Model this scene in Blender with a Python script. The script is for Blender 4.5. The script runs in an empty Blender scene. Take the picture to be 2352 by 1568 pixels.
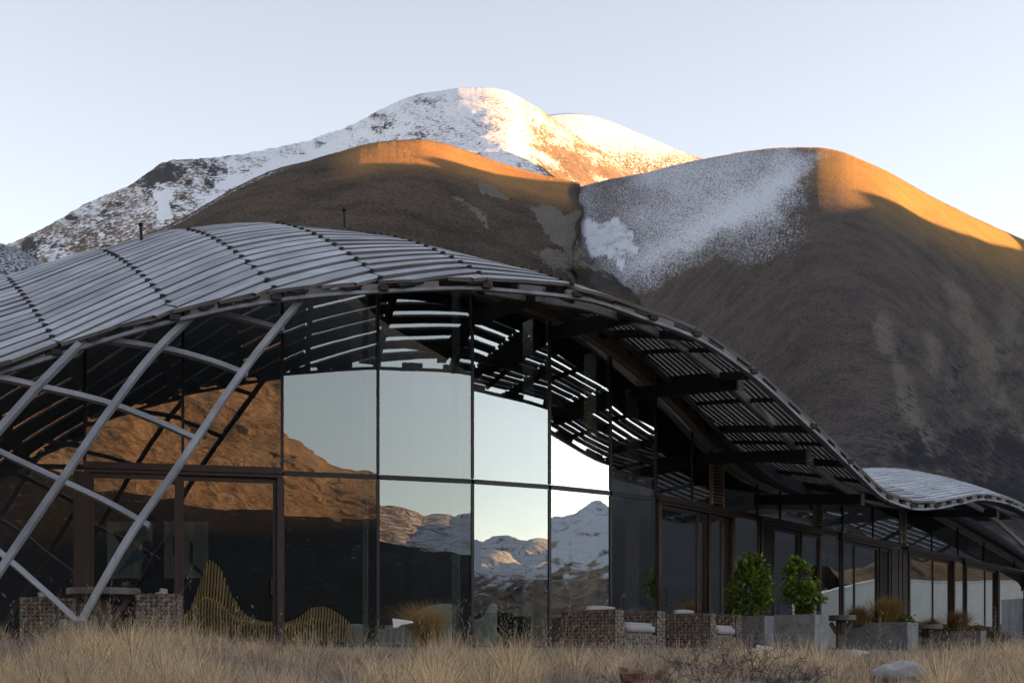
import bpy, bmesh, math, random
import numpy as np
from mathutils import Vector, Matrix
R = math.radians
random.seed(7)
sc = bpy.context.scene
C = sc.collection

# ------------------------------------------------------------------ camera, sky, sun, exposure
FOC, CX, VH = 3267.0, 1176.0, 1510.0          # measured on the photograph at 2352 px width
cam_d = bpy.data.cameras.new("camera")
cam_d.sensor_width = 36.0
cam_d.lens = 36.0 * FOC / 2352.0
cam_d.shift_y = (VH - 784.0) / 2352.0         # level camera, verticals kept upright by the lens shift
cam_d.clip_start = 0.1
cam_d.clip_end = 30000.0
cam = bpy.data.objects.new("camera", cam_d)
cam.rotation_euler = (R(90), 0, 0)
C.objects.link(cam)
sc.camera = cam

SUN_EL, SUN_HEAD = R(6.5), R(87.0)            # heading clockwise from +Y
TO_SUN = Vector((math.sin(SUN_HEAD) * math.cos(SUN_EL), math.cos(SUN_HEAD) * math.cos(SUN_EL), math.sin(SUN_EL)))
world = bpy.data.worlds.new("World")
sc.world = world
world.use_nodes = True
wn = world.node_tree
wn.nodes.clear()
sky = wn.nodes.new("ShaderNodeTexSky")
sky.sky_type = 'NISHITA'
sky.sun_disc = False
sky.sun_elevation = SUN_EL
sky.sun_rotation = SUN_HEAD
sky.altitude = 1200
sky.air_density = 1.0
sky.dust_density = 0.12
sky.ozone_density = 1.0
bg = wn.nodes.new("ShaderNodeBackground")
bg.inputs[1].default_value = 0.085
wo = wn.nodes.new("ShaderNodeOutputWorld")
hs = wn.nodes.new("ShaderNodeHueSaturation")
hs.inputs["Saturation"].default_value = 0.56
wn.links.new(sky.outputs[0], hs.inputs["Color"])
tn = wn.nodes.new("ShaderNodeMix"); tn.data_type = 'RGBA'; tn.blend_type = 'MULTIPLY'
tn.inputs[0].default_value = 1.0; tn.inputs[7].default_value = (1.0, 0.905, 0.885, 1)   # the photograph's cool-rose white balance
wn.links.new(hs.outputs[0], tn.inputs[6])
wn.links.new(tn.outputs[2], bg.inputs[0])
wn.links.new(bg.outputs[0], wo.inputs[0])

sun_d = bpy.data.lights.new("sun", 'SUN')
sun_d.energy = 5.0
sun_d.angle = R(0.3)
sun_d.color = (1.0, 0.49, 0.16)
sun = bpy.data.objects.new("sun", sun_d)
sun.rotation_euler = TO_SUN.to_track_quat('Z', 'Y').to_euler()
sun.location = (200, 0, 100)
C.objects.link(sun)

sc.view_settings.view_transform = 'Standard'
sc.view_settings.look = 'None'
sc.view_settings.gamma = 1.0
sc.view_settings.use_curve_mapping = False
sc.view_settings.exposure = 2.66
sc.render.engine = 'CYCLES'
sc.cycles.use_denoising = True
sc.cycles.max_bounces = 8
sc.cycles.glossy_bounces = 5
sc.cycles.transmission_bounces = 4
sc.cycles.transparent_max_bounces = 16
sc.cycles.diffuse_bounces = 3
sc.cycles.sample_clamp_indirect = 10
sc.cycles.caustics_reflective = False
sc.cycles.caustics_refractive = False

# ------------------------------------------------------------------ helpers
def W(u, v, Y):
    return Vector(((u - CX) / FOC * Y, Y, (VH - v) / FOC * Y))

def lerp(a, b, t):
    return a + (b - a) * t

def _hash(i, j, k):
    with np.errstate(over='ignore'):
        n = (i.astype(np.uint32) * np.uint32(374761393) + j.astype(np.uint32) * np.uint32(668265263) + k.astype(np.uint32) * np.uint32(2147483647 - 1274126177))
        n = (n ^ (n >> np.uint32(13))) * np.uint32(1274126177)
        n = n ^ (n >> np.uint32(16))
    return (n & np.uint32(0xffff)).astype(np.float64) / 65535.0

def vnoise(x, y, z=None):
    x = np.asarray(x, float); y = np.asarray(y, float)
    z = np.zeros_like(x) if z is None else np.asarray(z, float)
    i, j, k = np.floor(x).astype(np.int64), np.floor(y).astype(np.int64), np.floor(z).astype(np.int64)
    fx, fy, fz = x - i, y - j, z - k
    fx, fy, fz = [f * f * f * (f * (f * 6 - 15) + 10) for f in (fx, fy, fz)]
    out = 0
    for a in (0, 1):
        for b in (0, 1):
            for c in (0, 1):
                w = (fx if a else 1 - fx) * (fy if b else 1 - fy) * (fz if c else 1 - fz)
                out = out + w * _hash(i + a, j + b, k + c)
    return out * 2 - 1

def fbm(x, y, z=None, octv=4, gain=0.5):
    o, a, s, n = 0, 1.0, 1.0, 0.0
    for q in range(octv):
        o = o + a * vnoise(np.asarray(x) * s + 17.3 * q, np.asarray(y) * s + 5.1 * q, None if z is None else np.asarray(z) * s + 9.7 * q)
        n += a; a *= gain; s *= 2.03
    return o / n

def sstep(a, b, x):
    t = np.clip((np.asarray(x, float) - a) / (b - a), 0, 1)
    return t * t * (3 - 2 * t)

def inpoly(u, v, poly):
    u = np.asarray(u); v = np.asarray(v)
    ins = np.zeros(u.shape, bool)
    n = len(poly)
    for a in range(n):
        x1, y1 = poly[a]; x2, y2 = poly[(a + 1) % n]
        c = ((y1 > v) != (y2 > v)) & (u < (x2 - x1) * (v - y1) / ((y2 - y1) + 1e-9) + x1)
        ins ^= c
    return ins

def ip(x, pts):
    return np.interp(x, [p[0] for p in pts], [p[1] for p in pts])

def spl(x, pts):
    """Catmull-Rom / Hermite interpolation of a table."""
    xs = np.array([p[0] for p in pts], float); ys = np.array([p[1] for p in pts], float)
    x = np.clip(np.asarray(x, float), xs[0], xs[-1])
    k = np.clip(np.searchsorted(xs, x) - 1, 0, len(xs) - 2)
    hh = np.diff(xs); dd = np.diff(ys) / hh
    m = np.zeros_like(ys); m[0] = dd[0]; m[-1] = dd[-1]
    for q in range(1, len(xs) - 1):                  # monotone slopes: no overshoot
        if dd[q - 1] * dd[q] > 0:
            w1, w2 = 2 * hh[q] + hh[q - 1], hh[q] + 2 * hh[q - 1]
            m[q] = (w1 + w2) / (w1 / dd[q - 1] + w2 / dd[q])
    h = xs[k + 1] - xs[k]; t = (x - xs[k]) / h
    return ((2 * t**3 - 3 * t**2 + 1) * ys[k] + (t**3 - 2 * t**2 + t) * h * m[k] + (-2 * t**3 + 3 * t**2) * ys[k + 1] + (t**3 - t**2) * h * m[k + 1])

# ---- mesh builder
class MB:
    def __init__(self):
        self.v, self.f, self.m = [], [], []
    def add(self, verts, faces, mi=0):
        o = len(self.v)
        self.v += [tuple(p) for p in verts]
        self.f += [tuple(i + o for i in f) for f in faces]
        self.m += [mi] * len(faces)
        return self
    def box(self, c, s, rz=0, mi=0):
        cx, cy, cz = c; hx, hy, hz = s[0] / 2, s[1] / 2, s[2] / 2
        ca, sa = math.cos(rz), math.sin(rz)
        vs = []
        for dz in (-hz, hz):
            for dx, dy in ((-hx, -hy), (hx, -hy), (hx, hy), (-hx, hy)):
                vs.append((cx + dx * ca - dy * sa, cy + dx * sa + dy * ca, cz + dz))
        return self.add(vs, [(3, 2, 1, 0), (4, 5, 6, 7), (0, 1, 5, 4), (1, 2, 6, 5), (2, 3, 7, 6), (3, 0, 4, 7)], mi)
    def sweep(self, pts, w, h, up=Vector((0, 0, 1)), ups=None, caps=True, mi=0):
        """rectangular section w (sideways) x h (along up) swept along pts."""
        pts = [Vector(p) for p in pts]
        n = len(pts); vs = []; fs = []
        for i, p in enumerate(pts):
            t = (pts[min(i + 1, n - 1)] - pts[max(i - 1, 0)]).normalized()
            u = (ups[i] if ups else up)
            s = t.cross(u).normalized(); u2 = s.cross(t).normalized()
            ww = w[i] if isinstance(w, (list, tuple)) else w
            hh = h[i] if isinstance(h, (list, tuple)) else h
            for a, b in ((-1, -1), (1, -1), (1, 1), (-1, 1)):
                vs.append(p + s * (a * ww / 2) + u2 * (b * hh / 2))
        for i in range(n - 1):
            a = i * 4
            for k in range(4):
                fs.append((a + k, a + (k + 1) % 4, a + 4 + (k + 1) % 4, a + 4 + k))
        if caps:
            fs.append((3, 2, 1, 0)); b = (n - 1) * 4; fs.append((b, b + 1, b + 2, b + 3))
        return self.add(vs, fs, mi)
    def tube(self, pts, r, seg=6, caps=True, mi=0):
        pts = [Vector(p) for p in pts]; n = len(pts); vs = []; fs = []
        for i, p in enumerate(pts):
            t = (pts[min(i + 1, n - 1)] - pts[max(i - 1, 0)]).normalized()
            a = Vector((0, 0, 1)) if abs(t.z) < 0.9 else Vector((1, 0, 0))
            s = t.cross(a).normalized(); q = s.cross(t)
            rr = r[i] if isinstance(r, (list, tuple)) else r
            for k in range(seg):
                g = 2 * math.pi * k / seg
                vs.append(p + (s * math.cos(g) + q * math.sin(g)) * rr)
        for i in range(n - 1):
            for k in range(seg):
                fs.append((i * seg + k, i * seg + (k + 1) % seg, (i + 1) * seg + (k + 1) % seg, (i + 1) * seg + k))
        if caps:
            fs.append(tuple(range(seg))[::-1]); fs.append(tuple((n - 1) * seg + k for k in range(seg)))
        return self.add(vs, fs, mi)
    def lathe(self, prof, c=(0, 0, 0), seg=24, mi=0):
        vs = []; fs = []; n = len(prof)
        for r, z in prof:
            for k in range(seg):
                g = 2 * math.pi * k / seg
                vs.append((c[0] + r * math.cos(g), c[1] + r * math.sin(g), c[2] + z))
        for i in range(n - 1):
            for k in range(seg):
                fs.append((i * seg + k, i * seg + (k + 1) % seg, (i + 1) * seg + (k + 1) % seg, (i + 1) * seg + k))
        fs.append(tuple(range(seg))[::-1]); fs.append(tuple((n - 1) * seg + k for k in range(seg)))
        return self.add(vs, fs, mi)
    def mesh(self, name, mats, smooth=False):
        me = bpy.data.meshes.new(name)
        me.from_pydata(self.v, [], self.f)
        for m in (mats if isinstance(mats, (list, tuple)) else [mats]):
            me.materials.append(M[m] if isinstance(m, str) else m)
        if any(self.m):
            me.polygons.foreach_set("material_index", self.m)
        if smooth:
            me.polygons.foreach_set("use_smooth", [True] * len(me.polygons))
        me.update()
        return me
    def build(self, name, mats, parent=None, smooth=False, bevel=0, world=False):
        return link(name, self.mesh(name, mats, smooth), parent, bevel, world)

def link(name, me, parent=None, bevel=0, world=False):
    o = bpy.data.objects.new(name, me)
    C.objects.link(o)
    if parent:
        o.parent = parent
        if world:                        # vertices are given in world coordinates
            r = parent
            while r.parent: r = r.parent
            if parent is r:
                o.location = -Vector(r.location)
    if bevel:
        b = o.modifiers.new("bevel", 'BEVEL'); b.width = bevel; b.segments = 2; b.limit_method = 'ANGLE'
    return o

def tag(o, label=None, cat=None, group=None, kind=None):
    if label: o["label"] = label
    if cat: o["category"] = cat
    if group: o["group"] = group
    if kind: o["kind"] = kind
    return o

def thing(name, label, cat, loc=(0, 0, 0), rz=0, group=None):
    o = bpy.data.objects.new(name, None)
    o.empty_display_size = 0.2
    o.location = loc; o.rotation_euler = (0, 0, rz)
    C.objects.link(o)
    return tag(o, label, cat, group)

def np_mesh(name, co, faces, mats, smooth=True):
    """co (N,3); faces (M,4) quads"""
    me = bpy.data.meshes.new(name)
    nf = len(faces); k = faces.shape[1]
    if smooth:                                       # terrain sheets: make them face up
        a_, b_, c_ = co[faces[:, 0]], co[faces[:, 1]], co[faces[:, 2]]
        if np.cross(b_ - a_, c_ - a_)[:, 2].sum() < 0: faces = faces[:, ::-1]
    me.vertices.add(len(co)); me.vertices.foreach_set("co", np.ascontiguousarray(co, np.float32).ravel())
    me.loops.add(nf * k); me.loops.foreach_set("vertex_index", np.ascontiguousarray(faces, np.int32).ravel())
    me.polygons.add(nf); me.polygons.foreach_set("loop_start", np.arange(nf, dtype=np.int32) * k)
    if smooth: me.polygons.foreach_set("use_smooth", np.ones(nf, bool))
    for m in (mats if isinstance(mats, (list, tuple)) else [mats]):
        me.materials.append(M[m])
    me.update(calc_edges=True)
    return me

def grid_faces(nr, nc):
    a = (np.arange(nr - 1)[:, None] * nc + np.arange(nc - 1)[None, :]).ravel()
    return np.stack([a, a + 1, a + nc + 1, a + nc], 1)

def set_col(me, name, arr):
    at = me.color_attributes.new(name, 'FLOAT_COLOR', 'POINT')
    a = np.ones((len(me.vertices), 4), np.float32); a[:, :arr.shape[1]] = arr
    at.data.foreach_set("color", a.ravel())

# ------------------------------------------------------------------ materials
M = {}
class NT:
    def __init__(self, name):
        self.mat = bpy.data.materials.new(name); self.mat.use_nodes = True
        self.t = self.mat.node_tree; self.t.nodes.clear()
        self.out = self.t.nodes.new("ShaderNodeOutputMaterial")
        M[name] = self.mat
    def n(self, typ, ins=None, **kw):
        nd = self.t.nodes.new("ShaderNode" + typ)
        for k, v in kw.items(): setattr(nd, k, v)
        for k, v in (ins or {}).items():
            s = nd.inputs[k]
            if hasattr(v, "node") or hasattr(v, "is_output"): self.t.links.new(v, s)
            else: s.default_value = v
        return nd
    def coords(self, kind="Object", scale=(1, 1, 1)):
        tc = self.n("TexCoord")
        mp = self.n("Mapping", {0: tc.outputs[kind], 3: scale})
        return mp.outputs[0]
    def noise(self, scale, detail=4, rough=0.55, vec=None, dist=0):
        d = {"Scale": scale, "Detail": detail, "Roughness": rough, "Distortion": dist}
        if vec is not None: d["Vector"] = vec
        return self.n("TexNoise", d).outputs[0]
    def ramp(self, fac, stops, interp='LINEAR'):
        r = self.n("ValToRGB", {0: fac}); cr = r.color_ramp; cr.interpolation = interp
        while len(cr.elements) < len(stops): cr.elements.new(0.5)
        for e, (p, c) in zip(cr.elements, stops):
            e.position = p; e.color = (*c, 1) if len(c) == 3 else c
        return r.outputs[0]
    def math(self, op, a, b=0.5, c=None, clamp=False):
        d = {0: a, 1: b}
        if c is not None: d[2] = c
        return self.n("Math", d, operation=op, use_clamp=clamp).outputs[0]
    def mix(self, fac, a, b, blend='MIX'):
        nd = self.t.nodes.new("ShaderNodeMix"); nd.data_type = 'RGBA'; nd.blend_type = blend
        for idx, v in ((0, fac), (6, a), (7, b)):
            if hasattr(v, "is_output"): self.t.links.new(v, nd.inputs[idx])
            else: nd.inputs[idx].default_value = v if idx == 0 or len(v) == 4 else (*v, 1)
        return nd.outputs[2]
    def bump(self, h, strength=0.3, dist=0.02):
        return self.n("Bump", {"Height": h, "Strength": strength, "Distance": dist}).outputs[0]
    def pbr(self, col, rough=0.7, nrm=None, metal=0.0, spec=0.5):
        d = {"Base Color": col if hasattr(col, "is_output") else (*col, 1), "Roughness": rough, "Metallic": metal, "Specular IOR Level": spec}
        if nrm is not None: d["Normal"] = nrm
        p = self.n("BsdfPrincipled", d)
        self.t.links.new(p.outputs[0], self.out.inputs[0])
        return p

def simple(name, col, rough=0.6, var=0.25, scale=6.0, bump=0.15, metal=0.0, spec=0.5):
    t = NT(name)
    v = t.coords()
    nz = t.noise(scale, 6, 0.6, v)
    c = t.ramp(nz, [(0.3, tuple(x * (1 - var) for x in col)), (0.7, tuple(min(1, x * (1 + var)) for x in col))])
    t.pbr(c, rough, t.bump(nz, bump, 0.01) if bump else None, metal, spec)

def wood(name, c1, c2, rough=0.75, grain=(1.2, 14, 14), objrand=0.35):
    t = NT(name)
    uv = t.n("UVMap").outputs[0]
    oi = t.n("ObjectInfo").outputs["Random"]
    off = t.n("CombineXYZ", {0: t.math('MULTIPLY', oi, 37.0), 1: t.math('MULTIPLY', oi, 91.0), 2: oi}).outputs[0]
    vec = t.n("VectorMath", {0: uv, 1: off}, operation='ADD').outputs[0]
    vec = t.n("Mapping", {0: vec, 3: grain}).outputs[0]
    nz = t.noise(1.0, 6, 0.6, vec, 0.6)
    big = t.noise(1.7, 3, 0.5, t.coords("Object"))
    f = t.math('ADD', t.math('MULTIPLY', nz, 0.6), t.math('MULTIPLY', big, 0.4))
    c = t.ramp(f, [(0.32, c2), (0.5, tuple((a + b) / 2 for a, b in zip(c1, c2))), (0.66, c1)])
    br = t.math('ADD', t.math('MULTIPLY', oi, objrand), 1 - objrand / 2)
    c = t.mix(1.0, c, t.n("CombineColor", {0: br, 1: br, 2: br}).outputs[0], 'MULTIPLY')
    t.pbr(c, rough, t.bump(nz, 0.25, 0.01), spec=0.35)

wood("weathered_timber", (0.50, 0.53, 0.58), (0.22, 0.235, 0.262))
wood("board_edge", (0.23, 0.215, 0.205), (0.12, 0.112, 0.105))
wood("grey_beam", (0.42, 0.44, 0.48), (0.19, 0.20, 0.22))
wood("dark_beam", (0.05, 0.043, 0.038), (0.025, 0.022, 0.02))
wood("bench_ply", (0.90, 0.62, 0.27), (0.66, 0.44, 0.17), grain=(1, 8, 8))
wood("art_board", (0.30, 0.33, 0.32), (0.20, 0.22, 0.22), grain=(12, 1.2, 1))
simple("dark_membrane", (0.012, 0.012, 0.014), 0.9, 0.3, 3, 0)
simple("bronze_steel", (0.30, 0.26, 0.235), 0.5, 0.15, 8, 0.03, 0.0)
simple("black_frame", (0.018, 0.017, 0.018), 0.4, 0.2, 8, 0.0, 0.2)
simple("bronze_frame", (0.050, 0.037, 0.031), 0.42, 0.15, 9, 0.0, 0.3)
simple("bolt_black", (0.012, 0.012, 0.013), 0.5, 0.2, 30, 0.0, 0.5)
simple("plate_steel", (0.16, 0.15, 0.14), 0.5, 0.2, 20, 0.05, 0.5)
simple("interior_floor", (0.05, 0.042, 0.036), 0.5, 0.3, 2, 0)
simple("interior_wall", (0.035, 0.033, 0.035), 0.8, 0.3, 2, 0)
simple("terrace_stone", (0.16, 0.155, 0.15), 0.85, 0.25, 3, 0.2)
simple("cushion_cloth", (0.33, 0.315, 0.31), 0.95, 0.06, 60, 0.1)
simple("white_sofa", (0.55, 0.60, 0.58), 0.9, 0.05, 10, 0.05)
simple("table_top", (0.10, 0.09, 0.085), 0.5, 0.25, 8, 0.05)
simple("table_leg", (0.13, 0.105, 0.09), 0.7, 0.25, 8, 0.1)
simple("white_enamel", (0.78, 0.77, 0.76), 0.35, 0.06, 14, 0.02)
simple("pale_render", (0.52, 0.52, 0.50), 0.9, 0.08, 2, 0.05)
simple("curtain", (0.42, 0.43, 0.46), 0.95, 0.08, 4, 0)
simple("dark_cloth", (0.012, 0.012, 0.014), 0.95, 0.3, 20, 0.1)
simple("skin", (0.42, 0.26, 0.20), 0.6, 0.06, 20, 0)
simple("hair", (0.012, 0.009, 0.008), 0.5, 0.3, 40, 0.2)
simple("stem_bark", (0.07, 0.055, 0.04), 0.9, 0.3, 25, 0.2)
simple("wood_log", (0.16, 0.085, 0.05), 0.9, 0.5, 9, 0.5)
simple("art_blue", (0.05, 0.16, 0.24), 0.8, 0.3, 5, 0)
simple("art_dark", (0.03, 0.04, 0.05), 0.8, 0.3, 5, 0)
simple("amber_lamp", (0.45, 0.22, 0.07), 0.6, 0.1, 5, 0)

# wicker strand: two-tone brown-grey rattan
t = NT("wicker"); nz = t.noise(14, 4, 0.6, t.coords())
t.pbr(t.ramp(nz, [(0.3, (0.05, 0.038, 0.03)), (0.5, (0.15, 0.118, 0.09)), (0.7, (0.30, 0.25, 0.20))]), 0.55)
simple("wicker_core", (0.012, 0.010, 0.009), 0.9, 0.2, 10, 0)

# board-marked concrete
t = NT("concrete")
v = t.coords(); wv = t.n("TexWave", {"Vector": v, "Scale": 14.0, "Distortion": 0.6, "Detail": 2}, bands_direction='Z').outputs[1]
nz = t.noise(5, 6, 0.65, v); st = t.noise(16, 3, 0.5, v)
c = t.ramp(nz, [(0.3, (0.15, 0.158, 0.165)), (0.7, (0.30, 0.30, 0.30))])
c = t.mix(t.math('MULTIPLY', t.math('GREATER_THAN', st, 0.66), 0.7), c, (0.03, 0.028, 0.025))
t.pbr(c, 0.9, t.bump(wv, 0.5, 0.01))

# pale boulder
t = NT("boulder_stone"); nz = t.noise(7, 8, 0.65, t.coords()); big = t.noise(1.6, 3, 0.5, t.coords())
c = t.mix(big, t.ramp(nz, [(0.3, (0.20, 0.22, 0.245)), (0.7, (0.40, 0.43, 0.46))]), (0.30, 0.285, 0.25))
t.pbr(c, 0.85, t.bump(nz, 0.35, 0.02))

# coated glass: part mirror, part dark see-through pane, very slightly uneven
def glass(name, refl0, tint, wave):
    t = NT(name)
    v = t.coords("Object", (1, 1, 1))
    h = t.noise(0.55, 2, 0.45, v)
    h2 = t.noise(2.2, 2, 0.4, t.coords("Object", (0.7, 0.7, 1.4)))
    b = t.bump(t.math('ADD', h, t.math('MULTIPLY', h2, 0.10)), 1.0, wave)
    g = t.n("BsdfGlossy", {"Color": (0.92, 0.97, 0.96, 1), "Roughness": 0.0, "Normal": b}).outputs[0]
    tr = t.n("BsdfTransparent", {"Color": (*tint, 1)}).outputs[0]
    lw = t.n("LayerWeight", {"Blend": 0.5}).outputs[1]
    f = t.math('MINIMUM', t.math('MULTIPLY_ADD', lw, 1.1, refl0), 0.82)
    m = t.n("MixShader", {0: f, 1: tr, 2: g}).outputs[0]
    t.t.links.new(m, t.out.inputs[0])
glass("coated_glass", 0.165, (0.84, 0.84, 0.81), 0.0045)
t = NT("fin_glass")
tr = t.n("BsdfTransparent", {"Color": (0.80, 0.88, 0.86, 1)}).outputs[0]
df = t.n("BsdfPrincipled", {"Base Color": (0.45, 0.55, 0.53, 1), "Roughness": 0.15}).outputs[0]
t.t.links.new(t.n("MixShader", {0: 0.35, 1: tr, 2: df}).outputs[0], t.out.inputs[0])
t = NT("glass_edge")
tr = t.n("BsdfTransparent", {"Color": (0.9, 0.95, 0.93, 1)}).outputs[0]
t.t.links.new(tr, t.out.inputs[0])

# leaves
def leafmat(name, c1, c2, rough=0.45):
    t = NT(name)
    nz = t.noise(11, 2, 0.5, t.coords())
    a = t.n("VertexColor", layer_name="tint").outputs[0] if False else t.n("Attribute", attribute_name="tint").outputs[0]
    c = t.mix(1.0, t.ramp(nz, [(0.35, c1), (0.65, c2)]), a, 'MULTIPLY')
    p = t.n("BsdfPrincipled", {"Base Color": c, "Roughness": rough, "Specular IOR Level": 0.4}).outputs[0]
    tl = t.n("BsdfTranslucent", {"Color": c}).outputs[0]
    m = t.n("MixShader", {0: 0.3, 1: p, 2: tl}).outputs[0]
    t.t.links.new(m, t.out.inputs[0])
leafmat("shrub_leaf", (0.060, 0.115, 0.012), (0.19, 0.27, 0.030))
leafmat("grass_blade", (0.92, 0.92, 0.92), (1, 1, 1), 0.7)
leafmat("thorn_twig", (0.9, 0.9, 0.9), (1, 1, 1), 0.8)

# soil under the grass
t = NT("soil"); nz = t.noise(0.8, 8, 0.7, t.coords())
t.pbr(t.ramp(nz, [(0.3, (0.05, 0.04, 0.032)), (0.7, (0.15, 0.12, 0.085))]), 0.95, t.bump(nz, 0.5, 0.1))

# mountain skin: grass colour, scree, shrubs and snow chosen by the mask attribute, broken up by noise
def mountain_mat(name, grass1, grass2, scree, rock, snow=(0.60, 0.64, 0.72), fine=0.5, snow_fine=0.4, streak=(1, 1, 1), bump=1.0, sharp=7.0, gold=None, bushes=0):
    t = NT(name)
    an = t.n("Attribute", attribute_name="mask")
    at, gld = an.outputs[0], an.outputs["Alpha"]
    sp = t.n("SeparateColor", {0: at})
    sn, scr, shr = sp.outputs[0], sp.outputs[1], sp.outputs[2]
    v = t.coords("Object")
    n1 = t.noise(fine, 5, 0.65, v)
    n2 = t.noise(fine * 0.06, 4, 0.6, v)
    n3 = t.noise(snow_fine, 6, 0.7, t.coords("Object", streak))
    n4 = t.noise(fine * 0.35, 5, 0.7, v)
    f = t.math('ADD', t.math('MULTIPLY', n1, 0.65), t.math('MULTIPLY', n2, 0.35))
    col = t.ramp(f, [(0.40, grass1), (0.58, grass2)])
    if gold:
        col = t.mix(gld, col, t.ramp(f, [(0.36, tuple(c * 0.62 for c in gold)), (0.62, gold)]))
    def mask(m, nse, sh, amp=3.0):
        x = t.math('ADD', m, t.math('MULTIPLY_ADD', nse, amp, -amp / 2))
        return t.math('MULTIPLY_ADD', t.math('SUBTRACT', x, 0.5), sh, 0.5, clamp=True)
    scc = t.ramp(f, [(0.34, tuple(c * 0.6 for c in scree)), (0.64, tuple(c * 1.12 for c in scree))])
    col = t.mix(mask(scr, n4, 4.0, 2.0), col, scc)
    col = t.mix(mask(shr, n4, 4.0, 1.8), col, rock)
    if bushes:                                           # separate dark bushes, thickest where the shrub mask is high
        vo = t.n("TexVoronoi", {"Vector": v, "Scale": bushes, "Randomness": 1.0}).outputs[0]
        lim = t.math('MULTIPLY', t.math('SUBTRACT', shr, 0.25), 1.1)
        col = t.mix(t.math('MULTIPLY_ADD', t.math('SUBTRACT', lim, vo), 9.0, 0.5, clamp=True), col, tuple(c * 0.75 for c in rock))
    sm = mask(sn, n3, sharp)
    col = t.mix(sm, col, snow)
    hb = t.math('ADD', n1, t.math('MULTIPLY', n4, 1.5))
    t.pbr(col, 0.95, t.bump(hb, 0.7, bump), spec=0.1)

mountain_mat("snow_mountain_ground", snow=(0.66, 0.69, 0.76), grass1=(0.085, 0.068, 0.058), grass2=(0.17, 0.125, 0.095), scree=(0.25, 0.24, 0.22), rock=(0.05, 0.05, 0.055), fine=0.28, snow_fine=0.16, bump=2.5, sharp=5)
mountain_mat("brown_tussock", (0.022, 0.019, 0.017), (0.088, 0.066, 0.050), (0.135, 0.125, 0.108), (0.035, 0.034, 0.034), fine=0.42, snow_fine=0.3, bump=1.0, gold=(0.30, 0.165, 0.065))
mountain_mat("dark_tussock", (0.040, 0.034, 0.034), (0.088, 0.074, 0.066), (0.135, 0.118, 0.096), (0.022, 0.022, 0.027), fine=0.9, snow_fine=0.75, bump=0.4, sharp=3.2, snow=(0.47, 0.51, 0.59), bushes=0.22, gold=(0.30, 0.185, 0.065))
mountain_mat("range_ground", (0.085, 0.065, 0.052), (0.27, 0.205, 0.155), (0.27, 0.25, 0.22), (0.03, 0.03, 0.032), fine=0.16, snow_fine=0.06, bump=2.0, sharp=4)

# ------------------------------------------------------------------ mountains in view
MTN = {}
def hill(name, mat, ridge, rdepth, foot_v, foot_y, u0, u1, du, nrows, bulge=None, disp=(0, 30), mask=None, pw=(0.55, 0.45), back=0.5, ridge_noise=0.0, extra_disp=None):
    us = np.arange(u0, u1 + du, du)
    tt = np.linspace(0, 1, nrows) ** 1.15
    vr = spl(us, ridge)
    yr = spl(us, rdepth)
    U = np.repeat(us[None, :], nrows, 0)
    V = vr[None, :] + (foot_v - vr[None, :]) * tt[:, None]
    T = np.repeat(tt[:, None], len(us), 1)
    if ridge_noise:
        V = V + ridge_noise * (1 - 0.8 * sstep(880, 1010, us) * sstep(1300, 1200, us)) * fbm(us * 0.06, us * 0.0 + 3.3, octv=5, gain=0.6)[None, :] * np.exp(-T * 45)
    Y = yr[None, :] - (yr[None, :] - foot_y) * (pw[0] * T + pw[1] * np.sqrt(T))
    if bulge is not None:
        Y = Y + bulge(U, V) * (1 - np.exp(-T * 9))
    X = (U - CX) / FOC * Y; Z = (VH - V) / FOC * Y
    # relief along depth and height, fading out at the ridge so that the outline stays
    if disp[0]:
        k = T / (T + 0.12)
        d = fbm(X / disp[1], Y / disp[1] * 0.7, Z / disp[1], 5, 0.55)
        Z = Z + d * disp[0] * k
        Y = Y + fbm(X / disp[1] + 40, Y / disp[1], Z / disp[1], 4) * disp[0] * 0.8 * k
    if extra_disp is not None:
        X = X + extra_disp(U, Z)
    # far side
    nb = 5
    bx, by, bz = [], [], []
    for q in range(nb, 0, -1):
        g = q / nb
        yy = Y[0] * (1 + back * g); bx.append((us - CX) / FOC * yy); by.append(yy); bz.append(Z[0] * (1 - 0.9 * g ** 1.2) )
    X2 = np.vstack([np.array(bx), X]); Y2 = np.vstack([np.array(by), Y]); Z2 = np.vstack([np.array(bz), Z])
    co = np.stack([X2.ravel(), Y2.ravel(), Z2.ravel()], 1)
    me = np_mesh(name, co, grid_faces(nrows + nb, len(us)), mat)
    mk = np.zeros((nrows + nb, len(us), 4))
    if mask is not None:
        m = mask(U, V, X, Y, Z)
        for c in range(len(m)): mk[nb:, :, c] = m[c]; mk[:nb, :, c] = m[c][0]
    set_col(me, "mask", mk.reshape(-1, 4))
    o = link(name, me)
    tag(o, kind="structure")
    MTN[name] = (us, U, V, np.stack([X, Y, Z], 2))
    return o

def on_hill(name, u, v):
    us, U, V, P = MTN[name]
    c = int(np.argmin(abs(us - u))); r = int(np.argmin(abs(V[:, c] - v)))
    return Vector(P[r, c])

def jit(U, V, s, a):
    return U + a * fbm(U * s, V * s, octv=4, gain=0.6), V + a * fbm(U * s + 50, V * s + 20, octv=4, gain=0.6)

# -- far snow peak, right of the summit
def m_far(U, V, X, Y, Z):
    s = 0.80 - sstep(290, 390, V) * 0.42 + 0.10 * fbm(U * 0.02, V * 0.05)
    return s, np.zeros_like(U), np.zeros_like(U)
hill("far_snow_peak", "snow_mountain_ground", [(1150, 330), (1220, 282), (1265, 263), (1310, 260), (1350, 264), (1400, 278), (1450, 299), (1500, 320), (1550, 341), (1600, 360), (1640, 372), (1760, 425), (1900, 500)],
     [(1150, 3300), (1900, 3900)], 700, 2600, 1150, 1900, 4, 60, disp=(10, 120), mask=m_far)

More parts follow.
